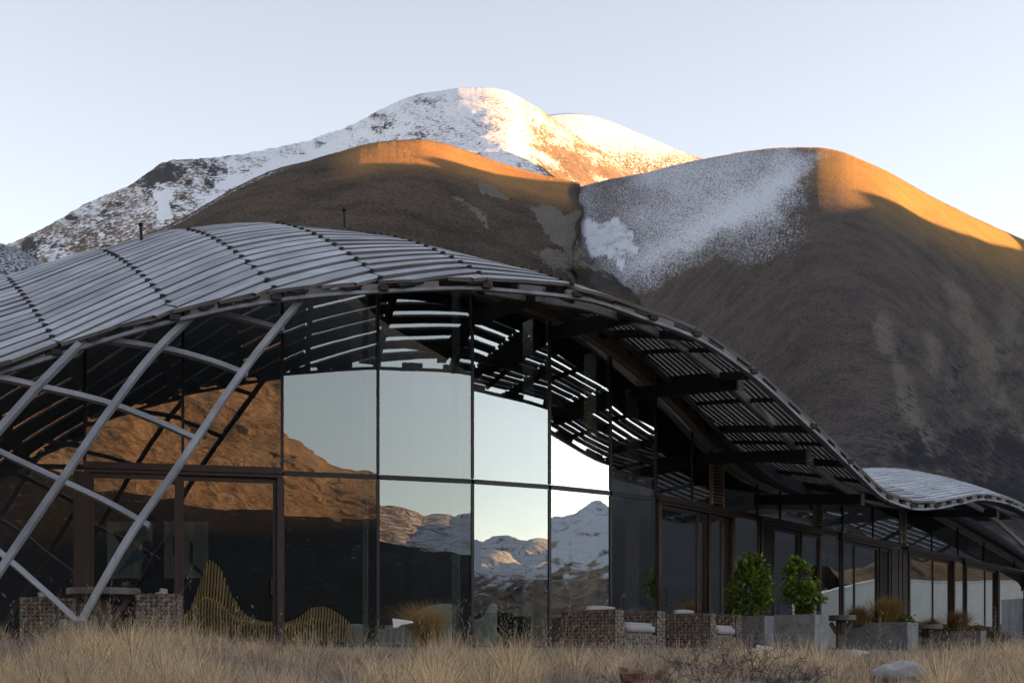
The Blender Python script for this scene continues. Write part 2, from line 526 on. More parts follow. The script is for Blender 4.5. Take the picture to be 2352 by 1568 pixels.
# -- the snow summit with its long left shoulder
SUM = [(-160, 640), (-60, 592), (30, 556), (100, 524), (200, 466), (300, 424), (340, 396), (380, 371), (420, 366), (500, 361), (600, 345), (700, 324), (760, 305), (820, 281), (870, 254), (920, 230), (960, 217), (1010, 209), (1060, 202), (1110, 201), (1160, 208), (1200, 228), (1240, 251), (1300, 294), (1350, 328), (1400, 359), (1430, 381), (1460, 402), (1540, 470), (1700, 600)]
def crest(U, V):
    uc = 1160 + (V - 205) * 0.22
    uc = uc + 16 * fbm(U * 0.008, V * 0.03)
    g = np.where(U < uc, 1 / (1 + ((uc - U) / 260) ** 1.5), 1 / (1 + ((U - uc) / 170) ** 1.5))
    return -360 * g
def m_sum(U, V, X, Y, Z):
    Ju, Jv = jit(U, V, 0.02, 14)
    uc = 1160 + (V - 205) * 0.24
    lit = sstep(0, 50, Ju - uc)
    left = sstep(640, 380, Ju)
    s = np.full(U.shape, 0.74)
    s = s - 0.42 * fbm(U * 0.018 + V * 0.012, V * 0.045 - U * 0.02, octv=5, gain=0.65)
    s = s - left * 0.24
    s = s - lit * (0.24 + 0.26 * sstep(280, 400, V))
    s = s + 0.25 * lit * fbm(U * 0.03 - V * 0.03, V * 0.03, octv=3)
    # thin snow on the lower left, chutes
    s = s - 0.12 * sstep(470, 560, V) * left
    ch = inpoly(Ju, Jv, [(352, 432), (395, 430), (388, 470), (400, 515), (365, 520), (352, 500), (362, 468)])
    s = np.where(ch, 0.98, s)
    ap = inpoly(Ju, Jv, [(500, 400), (560, 395), (700, 345), (800, 310), (800, 345), (640, 385), (560, 420), (470, 470)])
    s = np.where(ap, s + 0.25, s)
    rock = np.zeros_like(U)
    cl = inpoly(Ju, Jv, [(335, 395), (385, 372), (420, 372), (430, 395), (400, 412), (345, 420)]) | inpoly(Ju, Jv, [(485, 375), (520, 372), (525, 405), (495, 425), (470, 420)]) | inpoly(Ju, Jv, [(700, 372), (790, 338), (800, 345), (715, 378)])
    s = np.where(cl, s - 0.28, s); rock = np.where(cl, 0.8, rock)
    r2 = fbm(U * 0.03 + 9, V * 0.06, octv=4) * sstep(1180, 900, U)
    s = np.where(r2 > 0.26, s - 0.22, s); rock = np.where(r2 > 0.22, 0.75, rock)
    return s, np.zeros_like(U), rock
hill("snow_mountain", "snow_mountain_ground", SUM, [(-160, 1900), (400, 2250), (800, 2520), (1110, 2560), (1460, 2650), (1700, 2500)], 780, 1500, -160, 1700, 3, 150,
     bulge=crest, disp=(22, 150), mask=m_sum, ridge_noise=4, pw=(0.8, 0.2))

# -- brown tussock hill in the middle
GUL = [(1345, 424), (1350, 520), (1370, 590), (1440, 655), (1480, 692), (1600, 800)]
BR = [(-160, 660), (100, 618), (250, 572), (330, 541), (400, 510), (480, 465), (560, 420), (640, 386), (700, 371), (790, 345), (830, 333), (900, 323), (960, 320), (1010, 327), (1080, 349), (1150, 374), (1220, 395), (1280, 409), (1325, 416), (1340, 420)] + GUL
def m_brown(U, V, X, Y, Z):
    Ju, Jv = jit(U, V, 0.03, 16)
    scr = np.zeros_like(U)
    scr = np.where(inpoly(Ju, Jv, [(1215, 478), (1250, 470), (1290, 490), (1345, 490), (1352, 560), (1380, 600), (1400, 640), (1330, 590), (1270, 560), (1235, 520)]), 0.95, scr)
    scr = np.where(inpoly(Ju, Jv, [(1225, 570), (1290, 575), (1380, 610), (1430, 650), (1340, 640), (1250, 605)]), 0.62, scr)
    scr = np.where(inpoly(Ju, Jv, [(1090, 415), (1130, 420), (1170, 460), (1150, 460), (1100, 440)]), 0.75, scr)
    scr = np.where(inpoly(Ju, Jv, [(1030, 450), (1060, 455), (1150, 520), (1130, 520)]), 0.6, scr)
    scr = scr + 0.36 * sstep(0.12, 0.4, fbm(U * 0.012 + 3, V * 0.02)) * sstep(430, 620, V)
    shr = 0.32 * sstep(560, 700, V) + 0.25 * sstep(500, 330, U)
    shr = np.where(inpoly(Ju, Jv, [(1330, 610), (1430, 640), (1450, 680), (1350, 660)]), 0.7, shr)
    sn = 0.30 * sstep(430, 395, V) * sstep(1180, 1300, U) + 0.34 * np.clip(1 - abs(V - spl(U, BR) - 6) / 14, 0, 1) * sstep(760, 620, U)
    sn = sn - 0.8 * sstep(0.3, 0, sn)
    sunlit_gold = sstep(90, 30, V - spl(U, BR)) * sstep(740, 840, U) * sstep(1335, 1300, U) * 0.9  # golden tussock tone, with the crest's sunlight put into the colour
    return sn, scr, shr, sunlit_gold
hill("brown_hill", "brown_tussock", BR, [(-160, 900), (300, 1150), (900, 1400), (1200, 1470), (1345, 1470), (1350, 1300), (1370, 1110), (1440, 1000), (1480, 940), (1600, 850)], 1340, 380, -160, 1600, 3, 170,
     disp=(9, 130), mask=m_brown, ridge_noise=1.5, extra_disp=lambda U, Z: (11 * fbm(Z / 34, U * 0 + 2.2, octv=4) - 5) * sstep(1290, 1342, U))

# -- the round hill on the right, powdered with snow
RH = [(1250, 446), (1340, 426), (1400, 412), (1480, 397), (1560, 377), (1640, 360), (1720, 346), (1800, 338), (1870, 338), (1920, 345), (1980, 367), (2050, 400), (2120, 440), (2200, 481), (2280, 519), (2352, 551), (2500, 625), (2800, 790)]
def m_right(U, V, X, Y, Z):
    Ju, Jv = jit(U, V, 0.02, 18)
    vb = ip(Ju, [(1340, 640), (1440, 655), (1500, 628), (1560, 596), (1640, 575), (1700, 585), (1780, 575), (1850, 545), (1890, 470), (1920, 380), (1960, 340)])
    s = 0.66 * sstep(70, -90, Jv - vb)
    band = np.exp(-((Jv - ip(Ju, [(1440, 640), (1520, 590), (1660, 510), (1780, 430), (1880, 370)])) / 38) ** 2)
    s = s * (0.46 + 0.50 * band + 0.22 * fbm(U * 0.012, V * 0.02))
    s = np.where(s > 0.05, s + 0.04, s)
    s = s + 0.16 * sstep(140, 0, Jv - vb) * sstep(1380, 1500, U) * sstep(2000, 1800, U)
    s = s - 0.7 * sstep(0.26, 0.0, s)
    s = s - 0.75 * sstep(1770, 1935, Ju + 30 * fbm(U * 0.02, V * 0.02))
    patch = inpoly(Ju + 9 * fbm(U * 0.11, V * 0.11, octv=3), Jv + 9 * fbm(U * 0.11 + 30, V * 0.11, octv=3), [(1330, 512), (1380, 516), (1412, 503), (1440, 530), (1446, 556), (1468, 576), (1446, 592), (1430, 628), (1400, 606), (1365, 588), (1345, 545)])
    s = np.where(patch, 0.80 + 0.5 * fbm(U * 0.05, V * 0.12), s)
    # pale erosion streaks low on the right, dark bushes
    st = np.zeros_like(U)
    st = np.maximum(st, 0.80 * np.exp(-((Ju - ip(Jv, [(700, 2005), (760, 2030), (860, 2060), (1000, 2120), (1100, 2180), (1300, 2260)])) / 28) ** 2) * sstep(690, 760, V))
    st = np.maximum(st, 0.76 * np.exp(-((Ju - ip(Jv, [(600, 2120), (680, 2200), (780, 2250), (880, 2300), (1000, 2360), (1200, 2440)])) / 42) ** 2) * sstep(560, 700, V))
    st = np.maximum(st, 0.45 * np.exp(-((Ju - ip(Jv, [(640, 2150), (760, 2130), (900, 2190), (1050, 2260)])) / 30) ** 2) * sstep(640, 720, V))
    st = np.maximum(st, 0.45 * sstep(2180, 2330, Ju) * sstep(560, 640, Jv))
    st = st + 0.45 * fbm(U * 0.025, V * 0.014)* sstep(600, 800, V)
    shr = 0.30 + 0.30 * sstep(900, 1050, V) * sstep(1900, 2100, U) + 0.34 * fbm(U * 0.03 + 7, V * 0.035, octv=4) * sstep(700, 850, V) * sstep(1950, 2080, U)
    shr = shr - 0.30 * sstep(700, 480, V) * sstep(1800, 1900, U)
    sunlit_gold = sstep(150, 30, V - spl(U, RH)) * sstep(1780, 1960, U + 40 * fbm(U * 0.02, V * 0.02)) * 0.85  # golden grass, its colour brightened along the sunlit band of the crest
    return s, np.clip(st, 0, 1), shr, sunlit_gold
def dome(U, V):
    return -70 * np.exp(-((U - 1930 - (V - 340) * 0.25) / 330) ** 2)
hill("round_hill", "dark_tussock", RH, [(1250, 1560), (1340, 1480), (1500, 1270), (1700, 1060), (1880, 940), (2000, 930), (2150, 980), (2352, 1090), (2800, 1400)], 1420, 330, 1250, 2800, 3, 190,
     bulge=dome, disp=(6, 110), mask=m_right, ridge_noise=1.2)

# -- low dark spur at the far left edge
def m_spur(U, V, X, Y, Z):
    return 0.42 + 0.1 * fbm(U * 0.05, V * 0.05), np.full(U.shape, 0.25), np.full(U.shape, 0.5)
hill("dark_spur", "dark_tussock", [(-260, 500), (-100, 528), (-20, 550), (0, 557), (40, 572), (100, 601), (200, 655), (320, 720)], [(-260, 620), (320, 560)], 1300, 300, -260, 320, 4, 70, disp=(3, 40), mask=m_spur)

# ------------------------------------------------------------------ the ranges round the valley (right, behind, left): they shade it and stand in the glass
XR = 1300.0
need = []
for nm, u, v in [("brown_hill", 840, 352), ("brown_hill", 1000, 378), ("brown_hill", 1150, 400), ("brown_hill", 1290, 416),
                 ("round_hill", 1905, 425), ("round_hill", 2000, 455), ("round_hill", 2100, 492), ("round_hill", 2200, 527), ("round_hill", 2345, 572)]:
    p = on_hill(nm, u, v)
    k = (XR - p.x) / TO_SUN.x
    need.append((p.y + k * TO_SUN.y, p.z + k * TO_SUN.z))
need.sort()
RPROF = [(-520, 88), (-470, 84), (-364, 84), (-230, 104), (-100, 165), (30, 182), (140, 190), (220, 215), (290, 250), (380, 300), (480, 345), (600, 350)] + [(need[0][0] - 120, need[0][1] - 40)] + need + [(need[-1][0] + 60, need[-1][1] + 10), (1720, 800), (1850, 890), (2030, 890), (2120, 700), (2600, 420), (3600, 320)]
RPROF = [(need[-1][0] * 0 + y, float(ip(y, RPROF))) for y in np.arange(-520, 3600, 20)]
_rmax = max(y for y, z in need if y < 1250)
for u in range(800, 1340, 30):
    for v in range(380, 640, 15):
        if v < float(ip(u, [(800, 350), (1000, 382), (1150, 404), (1340, 420)])) + 6: continue
        p = on_hill("brown_hill", u, v); k = (XR - p.x) / TO_SUN.x
        y, z = p.y + k * TO_SUN.y, p.z + k * TO_SUN.z + 4
        RPROF = [(a, max(b, z) if abs(a - y) < 22 and a > _rmax + 110 else b) for a, b in RPROF]
def ring():
    hd = np.arange(29, 312, 0.3); nr = 121
    H = np.zeros_like(hd); RR = np.zeros_like(hd)
    for i, h in enumerate(hd):
        s, c = math.sin(R(h)), math.cos(R(h))
        if h <= 110:
            r = XR / s; y = r * c
            z = float(ip(y, RPROF))
        else:
            r = float(ip(h, [(110, 1383), (140, 2000), (165, 1500), (200, 900), (312, 1300)]))
            el = float(ip(h, [(110, 0.064), (118, 0.086), (126, 0.092), (134, 0.100), (142, 0.108), (150, 0.138), (158, 0.215), (170, 0.30), (200, 0.30), (250, 0.22), (312, 0.16)]))
            z = r * el
        RR[i] = r; H[i] = z
    ku = np.convolve(np.pad(H, 3, mode='edge'), np.ones(7) / 7, 'valid')
    H = np.where(hd > 95, ku, H)
    jag = fbm(hd * 0.9, hd * 0 + 1.7, octv=5, gain=0.6)
    H = H + jag * np.where(hd < 92, 3, np.where(hd < 112, 18, 11))
    t = np.linspace(-1, 1, nr)
    hdg, tg = np.meshgrid(hd, t)
    rr = RR[None, :] * np.where(tg < 0, 1 + 0.62 * tg, 1 + 0.8 * tg)
    prof = np.where(tg < 0, (1 + tg) ** 1.25, (1 - tg))
    z = H[None, :] * prof
    x = rr * np.sin(np.radians(hdg))
    y = lerp(RR[None, :], rr, sstep(98, 128, hdg)) * np.cos(np.radians(hdg))      # right-hand range runs straight, parallel to the valley
    k = np.clip(np.abs(tg) * 5, 0, 1) * np.clip((1 - np.abs(tg)) * 4, 0, 1)
    z = z + k * (np.where(hdg > 138, 11, 34) * (0.5 - np.abs(fbm(x / 420, y / 420, octv=8, gain=0.52)) * 2.0))
    co = np.stack([x.ravel(), y.ravel(), z.ravel() - 2], 1)
    me = np_mesh("mountain_range", co, grid_faces(nr, len(hd)), "range_ground")
    sn = -0.3 + 1.05 * sstep(12, 70, z + 24 * fbm(x / 150, y / 150)) * sstep(150, 138, hdg) * sstep(84, 92, hdg) + 0.55 * sstep(250, 420, z) * sstep(150, 165, hdg)
    drk = 0.30 + 0.3 * fbm(x / 260 + 5, y / 260) + 0.7 * sstep(96, 84, hdg)  # last term puts the shade of the sun-away side into the colour
    mk = np.stack([sn, 0.3 + 0.4 * fbm(x / 200, y / 200), drk], 2)
    set_col(me, "mask", mk.reshape(-1, 3))
    tag(link("mountain_range", me), kind="structure")
ring()
# dark wooded foothill behind the camera, 200 m off
def foothill():
    hd = np.arange(112, 262, 1.0); nr = 20
    t = np.linspace(0, 1, nr)
    hdg, tg = np.meshgrid(hd, t)
    top = ip(hd, [(112, 2), (124, 10), (134, 19), (145, 25), (165, 29), (185, 32), (205, 32), (240, 26), (262, 6)])[None, :]
    rr = 110 + 170 * tg
    z = top * np.where(tg < 0.55, (tg / 0.55) ** 0.8, 1 - (tg - 0.55) / 0.45) - 1.6
    x = rr * np.sin(np.radians(hdg)); y = rr * np.cos(np.radians(hdg))
    z = z + 1.6 * fbm(x / 25, y / 25)
    me = np_mesh("foothill", np.stack([x.ravel(), y.ravel(), z.ravel()], 1), grid_faces(nr, len(hd)), "dark_tussock")
    mk = np.stack([np.zeros_like(z), 0.1 * fbm(x / 30, y / 30), 1.1 + 0.3 * fbm(x / 40, y / 40)], 2)
    set_col(me, "mask", mk.reshape(-1, 3))
    tag(link("foothill", me), kind="structure")
foothill()

# ------------------------------------------------------------------ the lodge: plan of the glass front
FN = [(-520, 20.9), (-300, 21.1), (-30, 21.3), (195, 21.5), (420, 21.82), (648, 22.2), (868, 22.68), (1085, 23.25), (1262, 24.0), (1402, 24.9), (1506, 25.8)]
FP = [Vector(((u - CX) / FOC * y, y, 0)) for u, y in FN]
WD = Vector((0.5476, 0.8368, 0))
for L in (4, 8, 12, 16, 20, 24, 30):
    FP.append(FP[10] + WD * L)
# densified, with smooth normals
_pl, _nl = [], []
_seg = [(FP[i + 1] - FP[i]).normalized() for i in range(len(FP) - 1)]
for i in range(len(FP) - 1):
    ta = (_seg[i] + _seg[max(i - 1, 0)]).normalized(); tb = (_seg[i] + _seg[min(i + 1, len(_seg) - 1)]).normalized()
    for k in range(20):
        t = k / 20
        _pl.append(FP[i].lerp(FP[i + 1], t)); d = ta.lerp(tb, t).normalized(); _nl.append(Vector((d.y, -d.x, 0)))
def fac(u, off=0.0):
    """point of the glass line (moved outward by off) that lies on the ray of photo column u"""
    k = (u - CX) / FOC
    pp = [p + n * off for p, n in zip(_pl, _nl)]
    g = [p.x - k * p.y for p in pp]
    for i in range(len(pp) - 1):
        if g[i] <= 0 <= g[i + 1]:
            t = -g[i] / (g[i + 1] - g[i] + 1e-12)
            return pp[i].lerp(pp[i + 1], t), _nl[i].lerp(_nl[i + 1], t).normalized()
    return pp[-1], _nl[-1]
ZF = 0.15                                            # floor and terrace level
ZT = 2.87                                            # transom
lodge = thing("lodge", "low glass-walled lodge under a wave-shaped roof of silvery timber boards", "building", (0, 24, ZF))

# roof stations: edge point (u, v, depth), height 3.2 m and 6.5 m further in along the rafters
RD = Vector((-0.44, 0.898, 0))
ST = [(-640, 1130, 17.2, 3.2, 4.4), (-420, 1010, 17.6, 4.1, 5.3), (-150, 885, 18.2, 4.93, 6.03), (130, 793, 18.6, 5.44, 6.64), (400, 714, 18.9, 6.02, 7.10), (634, 668, 19.15, 6.45, 7.49), (880, 647, 19.65, 6.70, 7.76),
      (1117, 642, 20.15, 6.75, 7.68), (1325, 662, 20.75, 6.50, 6.95), (1500, 716, 21.35, 6.08, 6.4), (1600, 754, 21.9, 5.75, 6.0), (1730, 840, 23.0, 5.15, 5.4),
      (1867, 966, 24.3, 4.5, 4.8), (1950, 1048, 26.0, 4.2, 4.6), (2040, 1131, 28.3, 3.98, 4.6), (2095, 1151, 29.5, 4.1, 4.8), (2150, 1152, 30.8, 4.35, 5.0),
      (2205, 1142, 32.3, 4.6, 5.2), (2265, 1133, 33.9, 4.85, 5.4), (2320, 1145, 35.6, 5.0, 5.5), (2370, 1170, 37.4, 5.0, 5.5), (2450, 1222, 41.0, 5.0, 5.4), (2520, 1266, 45.0, 4.9, 5.2)]
_E = np.array([tuple(W(u, v, y)) for u, v, y, a, b in ST])
_zg = np.array([s[3] for s in ST]); _zr = np.array([s[4] for s in ST])
_ss = np.arange(len(ST), dtype=float)
def roof(s, t, up=0.0):
    """point of the roof surface, s in stations, t metres in from the edge"""
    e = [float(spl(s, list(zip(_ss, _E[:, c])))) for c in range(3)]
    zg = float(spl(s, list(zip(_ss, _zg)))); zr = float(spl(s, list(zip(_ss, _zr))))
    # quadratic through (0,ze),(3.2,zg),(6.5,zr)
    x0, x1, x2 = 0.0, 3.2, 6.5
    z = e[2] * (t - x1) * (t - x2) / (x1 * x2) + zg * t * (t - x2) / (x1 * (x1 - x2)) + zr * t * (t - x1) / (x2 * (x2 - x1))
    return Vector((e[0] + RD.x * t, e[1] + RD.y * t, z + up))
_NS = 221; _sv = np.linspace(0, len(ST) - 1, _NS); _tv = np.linspace(0, 7.6, 39)
_RG = np.array([[tuple(roof(s, t)) for t in _tv] for s in _sv])
def roof_n(s, t):
    a = roof(min(s + 0.05, _ss[-1]), t) - roof(max(s - 0.05, 0), t); b = roof(s, t + 0.05) - roof(s, t - 0.05)
    n = a.cross(b).normalized()
    return n if n.z > 0 else -n
_flat = _RG.reshape(-1, 3)
def roof_z(x, y):
    d = (_flat[:, 0] - x) ** 2 + (_flat[:, 1] - y) ** 2
    i = np.argsort(d)[:4]
    w = 1 / (d[i] + 1e-4)
    return float((w * _flat[i, 2]).sum() / w.sum())

# roof membrane over the rooms
tv = np.linspace(3.6, 7.6, 16); svv = np.linspace(0, len(ST) - 1, 140)
co = np.array([tuple(roof(s, t, -0.20 - 0.16 * min(1.0, max(0.0, (t - 3.6) / 1.0)))) for t in tv for s in svv])
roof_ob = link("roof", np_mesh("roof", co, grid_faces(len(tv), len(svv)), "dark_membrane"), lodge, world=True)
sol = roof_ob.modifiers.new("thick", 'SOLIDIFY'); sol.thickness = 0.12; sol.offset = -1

# roof boards, each its own piece, in bays between the rafters; on the left they run off across the edge
SHIFT = [-2.0, -2.0, -1.0, 0.0, 2.0, 4.2, 6.3, 7.8, 8.5, 8.8, 9.0] + [9.0] * 30
PITCH = 0.325
def board_mesh(pts, nrm, tilt, w, h, cut=(False, False, 0)):
    vs, fs, uvs = [], [], []
    n = len(pts); L = 0.0
    for i, p in enumerate(pts):
        t = (pts[min(i + 1, n - 1)] - pts[max(i - 1, 0)]).normalized()
        nn = nrm[i]
        side = nn.cross(t).normalized()              # towards the ridge
        if side.y < 0: side = -side
        nn = (nn - side * tilt).normalized(); side = (side + nn * tilt).normalized()
        if i: L += (p - pts[i - 1]).length
        for a, b in ((-1, -1), (1, -1), (1, 1), (-1, 1)):
            sk = 0.0
            if cut[2] and ((i == 0 and cut[0]) or (i == n - 1 and cut[1])):
                sk = a * w / 2 * min(2.2, 2.4 / max(0.2, abs(cut[2]))) * (-1 if cut[2] > 0 else 1)
            vs.append(p + side * (a * w / 2) + nn * (b * h / 2) + t * sk); uvs.append((L, a * w / 2 + b * 0.02))
    for i in range(n - 1):
        for k in range(4):
            fs.append((i * 4 + k, i * 4 + (k + 1) % 4, i * 4 + 4 + (k + 1) % 4, i * 4 + 4 + k))
    fs += [(3, 2, 1, 0), tuple((n - 1) * 4 + k for k in range(4))]
    me = bpy.data.meshes.new("roof_board"); me.from_pydata(vs, [], fs)
    uvl = me.uv_layers.new(name="UVMap")
    li = np.zeros(len(me.loops), np.int32); me.loops.foreach_get("vertex_index", li)
    uvl.data.foreach_set("uv", np.array(uvs, np.float32)[li].ravel())
    return me
wood_mats = {}
def add_uv(me, axis_len=None):
    uvl = me.uv_layers.new(name="UVMap")
    co = np.zeros(len(me.vertices) * 3); me.vertices.foreach_get("co", co); co = co.reshape(-1, 3)
    li = np.zeros(len(me.loops), np.int32); me.loops.foreach_get("vertex_index", li)
    ext = np.ptp(co, 0); c0 = co - co.mean(0)
    if axis_len is None:
        u_, s_, vt = np.linalg.svd(c0 - c0.mean(0), full_matrices=False)
        a = c0 @ vt[0]; b = c0 @ vt[1] + 0.5 * (c0 @ vt[2])
    uvl.data.foreach_set("uv", np.stack([a, b], 1)[li].astype(np.float32).ravel())
    return me
nb_ = 0
bolts = MB(); shade_strips = MB(); over = []
rnd = random.Random(3)
for b in range(len(ST) - 1):
    left = b <= 8
    tmax = 5.6 if left else 3.6
    PITCH = 0.325 if left else 0.165
    for q in range(-10, 40):
        # position of the board at both rafters in metres from the edge
        tA = (q + SHIFT[b] - 9 + 0.5) * PITCH; tB = (q + SHIFT[b + 1] - 9 + 0.5) * PITCH
        if b >= 9: tA = tB = (q - 0 + 0.5) * PITCH if q >= 0 else -1
        if min(tA, tB) > tmax or max(tA, tB) < 0.0: continue
        s0, s1 = 0.0, 1.0
        if tA < -0.01: s0 = (-0.01 - tA) / (tB - tA) if tB > tA else 0
        if tB < -0.01 and tA > tB: s1 = (tA + 0.01) / (tA - tB)
        if s1 - s0 < 0.08: continue
        if b == 0 and max(tA, tB) > 4: continue
        g = 0.006
        nseg = 4 if left else 3
        dz = rnd.uniform(-0.006, 0.006); dt = rnd.uniform(-0.012, 0.012)
        pts, nr = [], []
        for k in range(nseg + 1):
            f = lerp(s0 + g, s1 - g, k / nseg); t = lerp(tA, tB, f) + dt
            # boards stay nearly straight between rafters
            ps = roof(b + f, t); pa = roof(b, tA + dt).lerp(roof(b + 1, tB + dt), f)
            p = ps.lerp(pa, 0.35 if left else 0.15)
            pts.append(p + Vector((0, 0, dz))); nr.append(roof_n(b + f, t))
        me = board_mesh(pts, nr, -0.015 + rnd.uniform(-0.02, 0.02), (0.272 if b < 5 else 0.245 if b < 6 else 0.200) if left else 0.088, 0.048, (s0 > 0, s1 < 1, (tB - tA)))
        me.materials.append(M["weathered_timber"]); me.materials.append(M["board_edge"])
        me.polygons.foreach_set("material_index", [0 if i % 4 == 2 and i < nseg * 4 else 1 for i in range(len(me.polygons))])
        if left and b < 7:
            shade_strips.sweep([p - n * 0.043 for p, n in zip(pts, nr)], 0.235, 0.026, ups=nr)  # dark strips added to blacken the board undersides, standing in for shade
        if nb_ < 300:
            link("roof_board", me, roof_ob)
        else:
            over.append(me)
        nb_ += 1
        if left and tA > 0.2 and tA < 5.3 and b >= 2:
            p = roof(b, tA - PITCH * 0.5); n = roof_n(b, tA)
            bolts.box(p + n * 0.028, (0.065, 0.05, 0.045), -0.4)
for o in roof_ob.children: o.location = (0, 0, 0)
print("boards", nb_)
shade_strips.build("underside_shade_strips", "dark_membrane", roof_ob)["kind"] = "stuff"
if over:
    vs, fs = [], []
    for me in over:
        o_ = len(vs); vs += [tuple(v.co) for v in me.vertices]; fs += [tuple(o_ + i for i in p.vertices) for p in me.polygons]
    me = bpy.data.meshes.new("far_roof_boards"); me.from_pydata(vs, [], fs); me.materials.append(M["weathered_timber"]); add_uv(me)
    link("far_roof_boards", me, roof_ob)["kind"] = "stuff"
bolts.build("joint_bolts", "bolt_black", roof_ob)["kind"] = "stuff"

# rafters under the boards
for i in range(1, len(ST)):
    pts = [roof(i + (0.003 if i < len(ST) - 1 else -0.003), t, -0.15) for t in np.linspace(0.12, 6.4 if i < 10 else 3.6, 9)]
    mb = MB().sweep(pts, 0.08, 0.20 if i < 9 else 0.13)
    me = mb.mesh("rafter", "dark_beam"); add_uv(me); link("rafter", me, roof_ob)
# intermediate battens on the right where the open boards are seen from below
for i in range(9, len(ST) - 1):
    pts = [roof(i + 0.5, t, -0.10) for t in np.linspace(0.12, 3.4, 7)]
    me = MB().sweep(pts, 0.05, 0.07).mesh("batten", "dark_beam"); add_uv(me); link("batten", me, roof_ob)

# edge: lower lath and spacer blocks
lath_pts = [roof(s, 0.06, -0.155) for s in np.linspace(0, len(ST) - 1, 180)]
me = MB().sweep(lath_pts, 0.10, 0.045).mesh("edge_lath", "grey_beam"); add_uv(me); link("edge_lath", me, roof_ob)
acc = 0.0; prev = roof(0, 0.07); on = True
nblk = 0
s = 0.0; blk = []
fine = [(q, roof(q, 0.07, -0.092)) for q in np.linspace(0, len(ST) - 1, 1400)]
cum = [0.0]
for i in range(1, len(fine)): cum.append(cum[-1] + (fine[i][1] - fine[i - 1][1]).length)
pos = 0.0
while pos < cum[-1] - 0.6:
    i0 = int(np.searchsorted(cum, pos)); i1 = int(np.searchsorted(cum, pos + 0.36))
    if i1 > i0:
        me = MB().sweep([fine[i0][1], fine[(i0 + i1) // 2][1], fine[i1][1]] if i1 - i0 > 1 else [fine[i0][1], fine[i1][1]], 0.08, 0.075).mesh("spacer_block", "board_edge"); add_uv(me)
        link("spacer_block", me, roof_ob)
    pos += 0.78
for i in range(1, len(ST) - 1):
    p = roof(i, 0.0, -0.09)
    me = MB().box(p, (0.13, 0.10, 0.07), math.atan2(RD.y, RD.x) - 1.57).mesh("rafter_end", "dark_beam"); add_uv(me); link("rafter_end", me, roof_ob)

# roof posts (two thin anchor rods on the ridge)
for u, v, h in ((325, 546, 26), (792, 514, 28)):
    Y = 23.6
    p = W(u, v + 8, Y); q = W(u - 2, v - h, Y)
    mb = MB().tube([p, q], 0.028, 8); mb.lathe([(0.03, 0), (0.045, 0.03), (0.03, 0.06)], q, 8)
    mb.build("roof_anchor", "bolt_black", roof_ob)

# ---- lattice legs at the left
def curve3(pts, n=14):
    pts = [Vector(p) for p in pts]
    ks = np.linspace(0, 1, len(pts)); out = []
    for t in np.linspace(0, 1, n):
        out.append(Vector([float(spl(t, list(zip(ks, [p[c] for p in pts])))) for c in range(3)]))
    return out
slash = [[(185, 1428, 17.85), (300, 1228, 18.1), (410, 1070, 18.35), (560, 850, 18.9), (694, 684, 19.5)],
         [(-85, 1440, 17.5), (0, 1310, 17.7), (150, 1090, 18.05), (270, 918, 18.45), (350, 815, 18.75), (452, 715, 19.2)],
         [(-370, 1450, 17.0), (-190, 1215, 17.4), (0, 985, 17.95), (80, 895, 18.2), (182, 792, 18.7)],
         [(-650, 1460, 16.6), (-420, 1170, 17.1), (-250, 985, 17.6), (-110, 880, 18.3)]]
for pl in slash:
    pts = curve3([W(*p) for p in pl], 16)
    me = MB().sweep(pts, 0.078, 0.112, up=Vector((0.2, -1, 0.3))).mesh("lattice_beam", "grey_beam"); add_uv(me)
    link("lattice_beam", me, lodge, world=True)
back = [[(178, 1426, 18.0), (90, 1345, 18.1), (0, 1268, 18.15), (-200, 1110, 18.2), (-420, 985, 18.0)],
        [(342, 1207, 18.42), (250, 1155, 18.45), (150, 1108, 18.4), (0, 1038, 18.35), (-160, 960, 18.3), (-300, 915, 18.1)],
        [(462, 1013, 18.8), (350, 963, 18.78), (230, 920, 18.72), (100, 890, 18.6), (0, 868, 18.5), (-110, 855, 18.4)],
        [(568, 860, 19.25), (480, 828, 19.2), (380, 802, 19.1), (300, 789, 19.0), (205, 778, 18.9)],
        [(652, 758, 19.65), (560, 733, 19.6), (462, 708, 19.45)]]
for pl in back:
    pts = curve3([W(u, v, y + 0.02) for u, v, y in pl], 14)
    me = MB().sweep(pts, 0.068, 0.09, up=Vector((0.2, -1, 0.3))).mesh("lattice_brace", "grey_beam"); add_uv(me)
    link("lattice_brace", me, lodge, world=True)
# foot with steel plates
p = W(182, 1430, 17.9)
mb = MB().box((p.x, p.y, p.z - 0.18), (0.26, 0.22, 0.42))
mb.build("lattice_foot", "plate_steel", lodge, bevel=0.01, world=True)

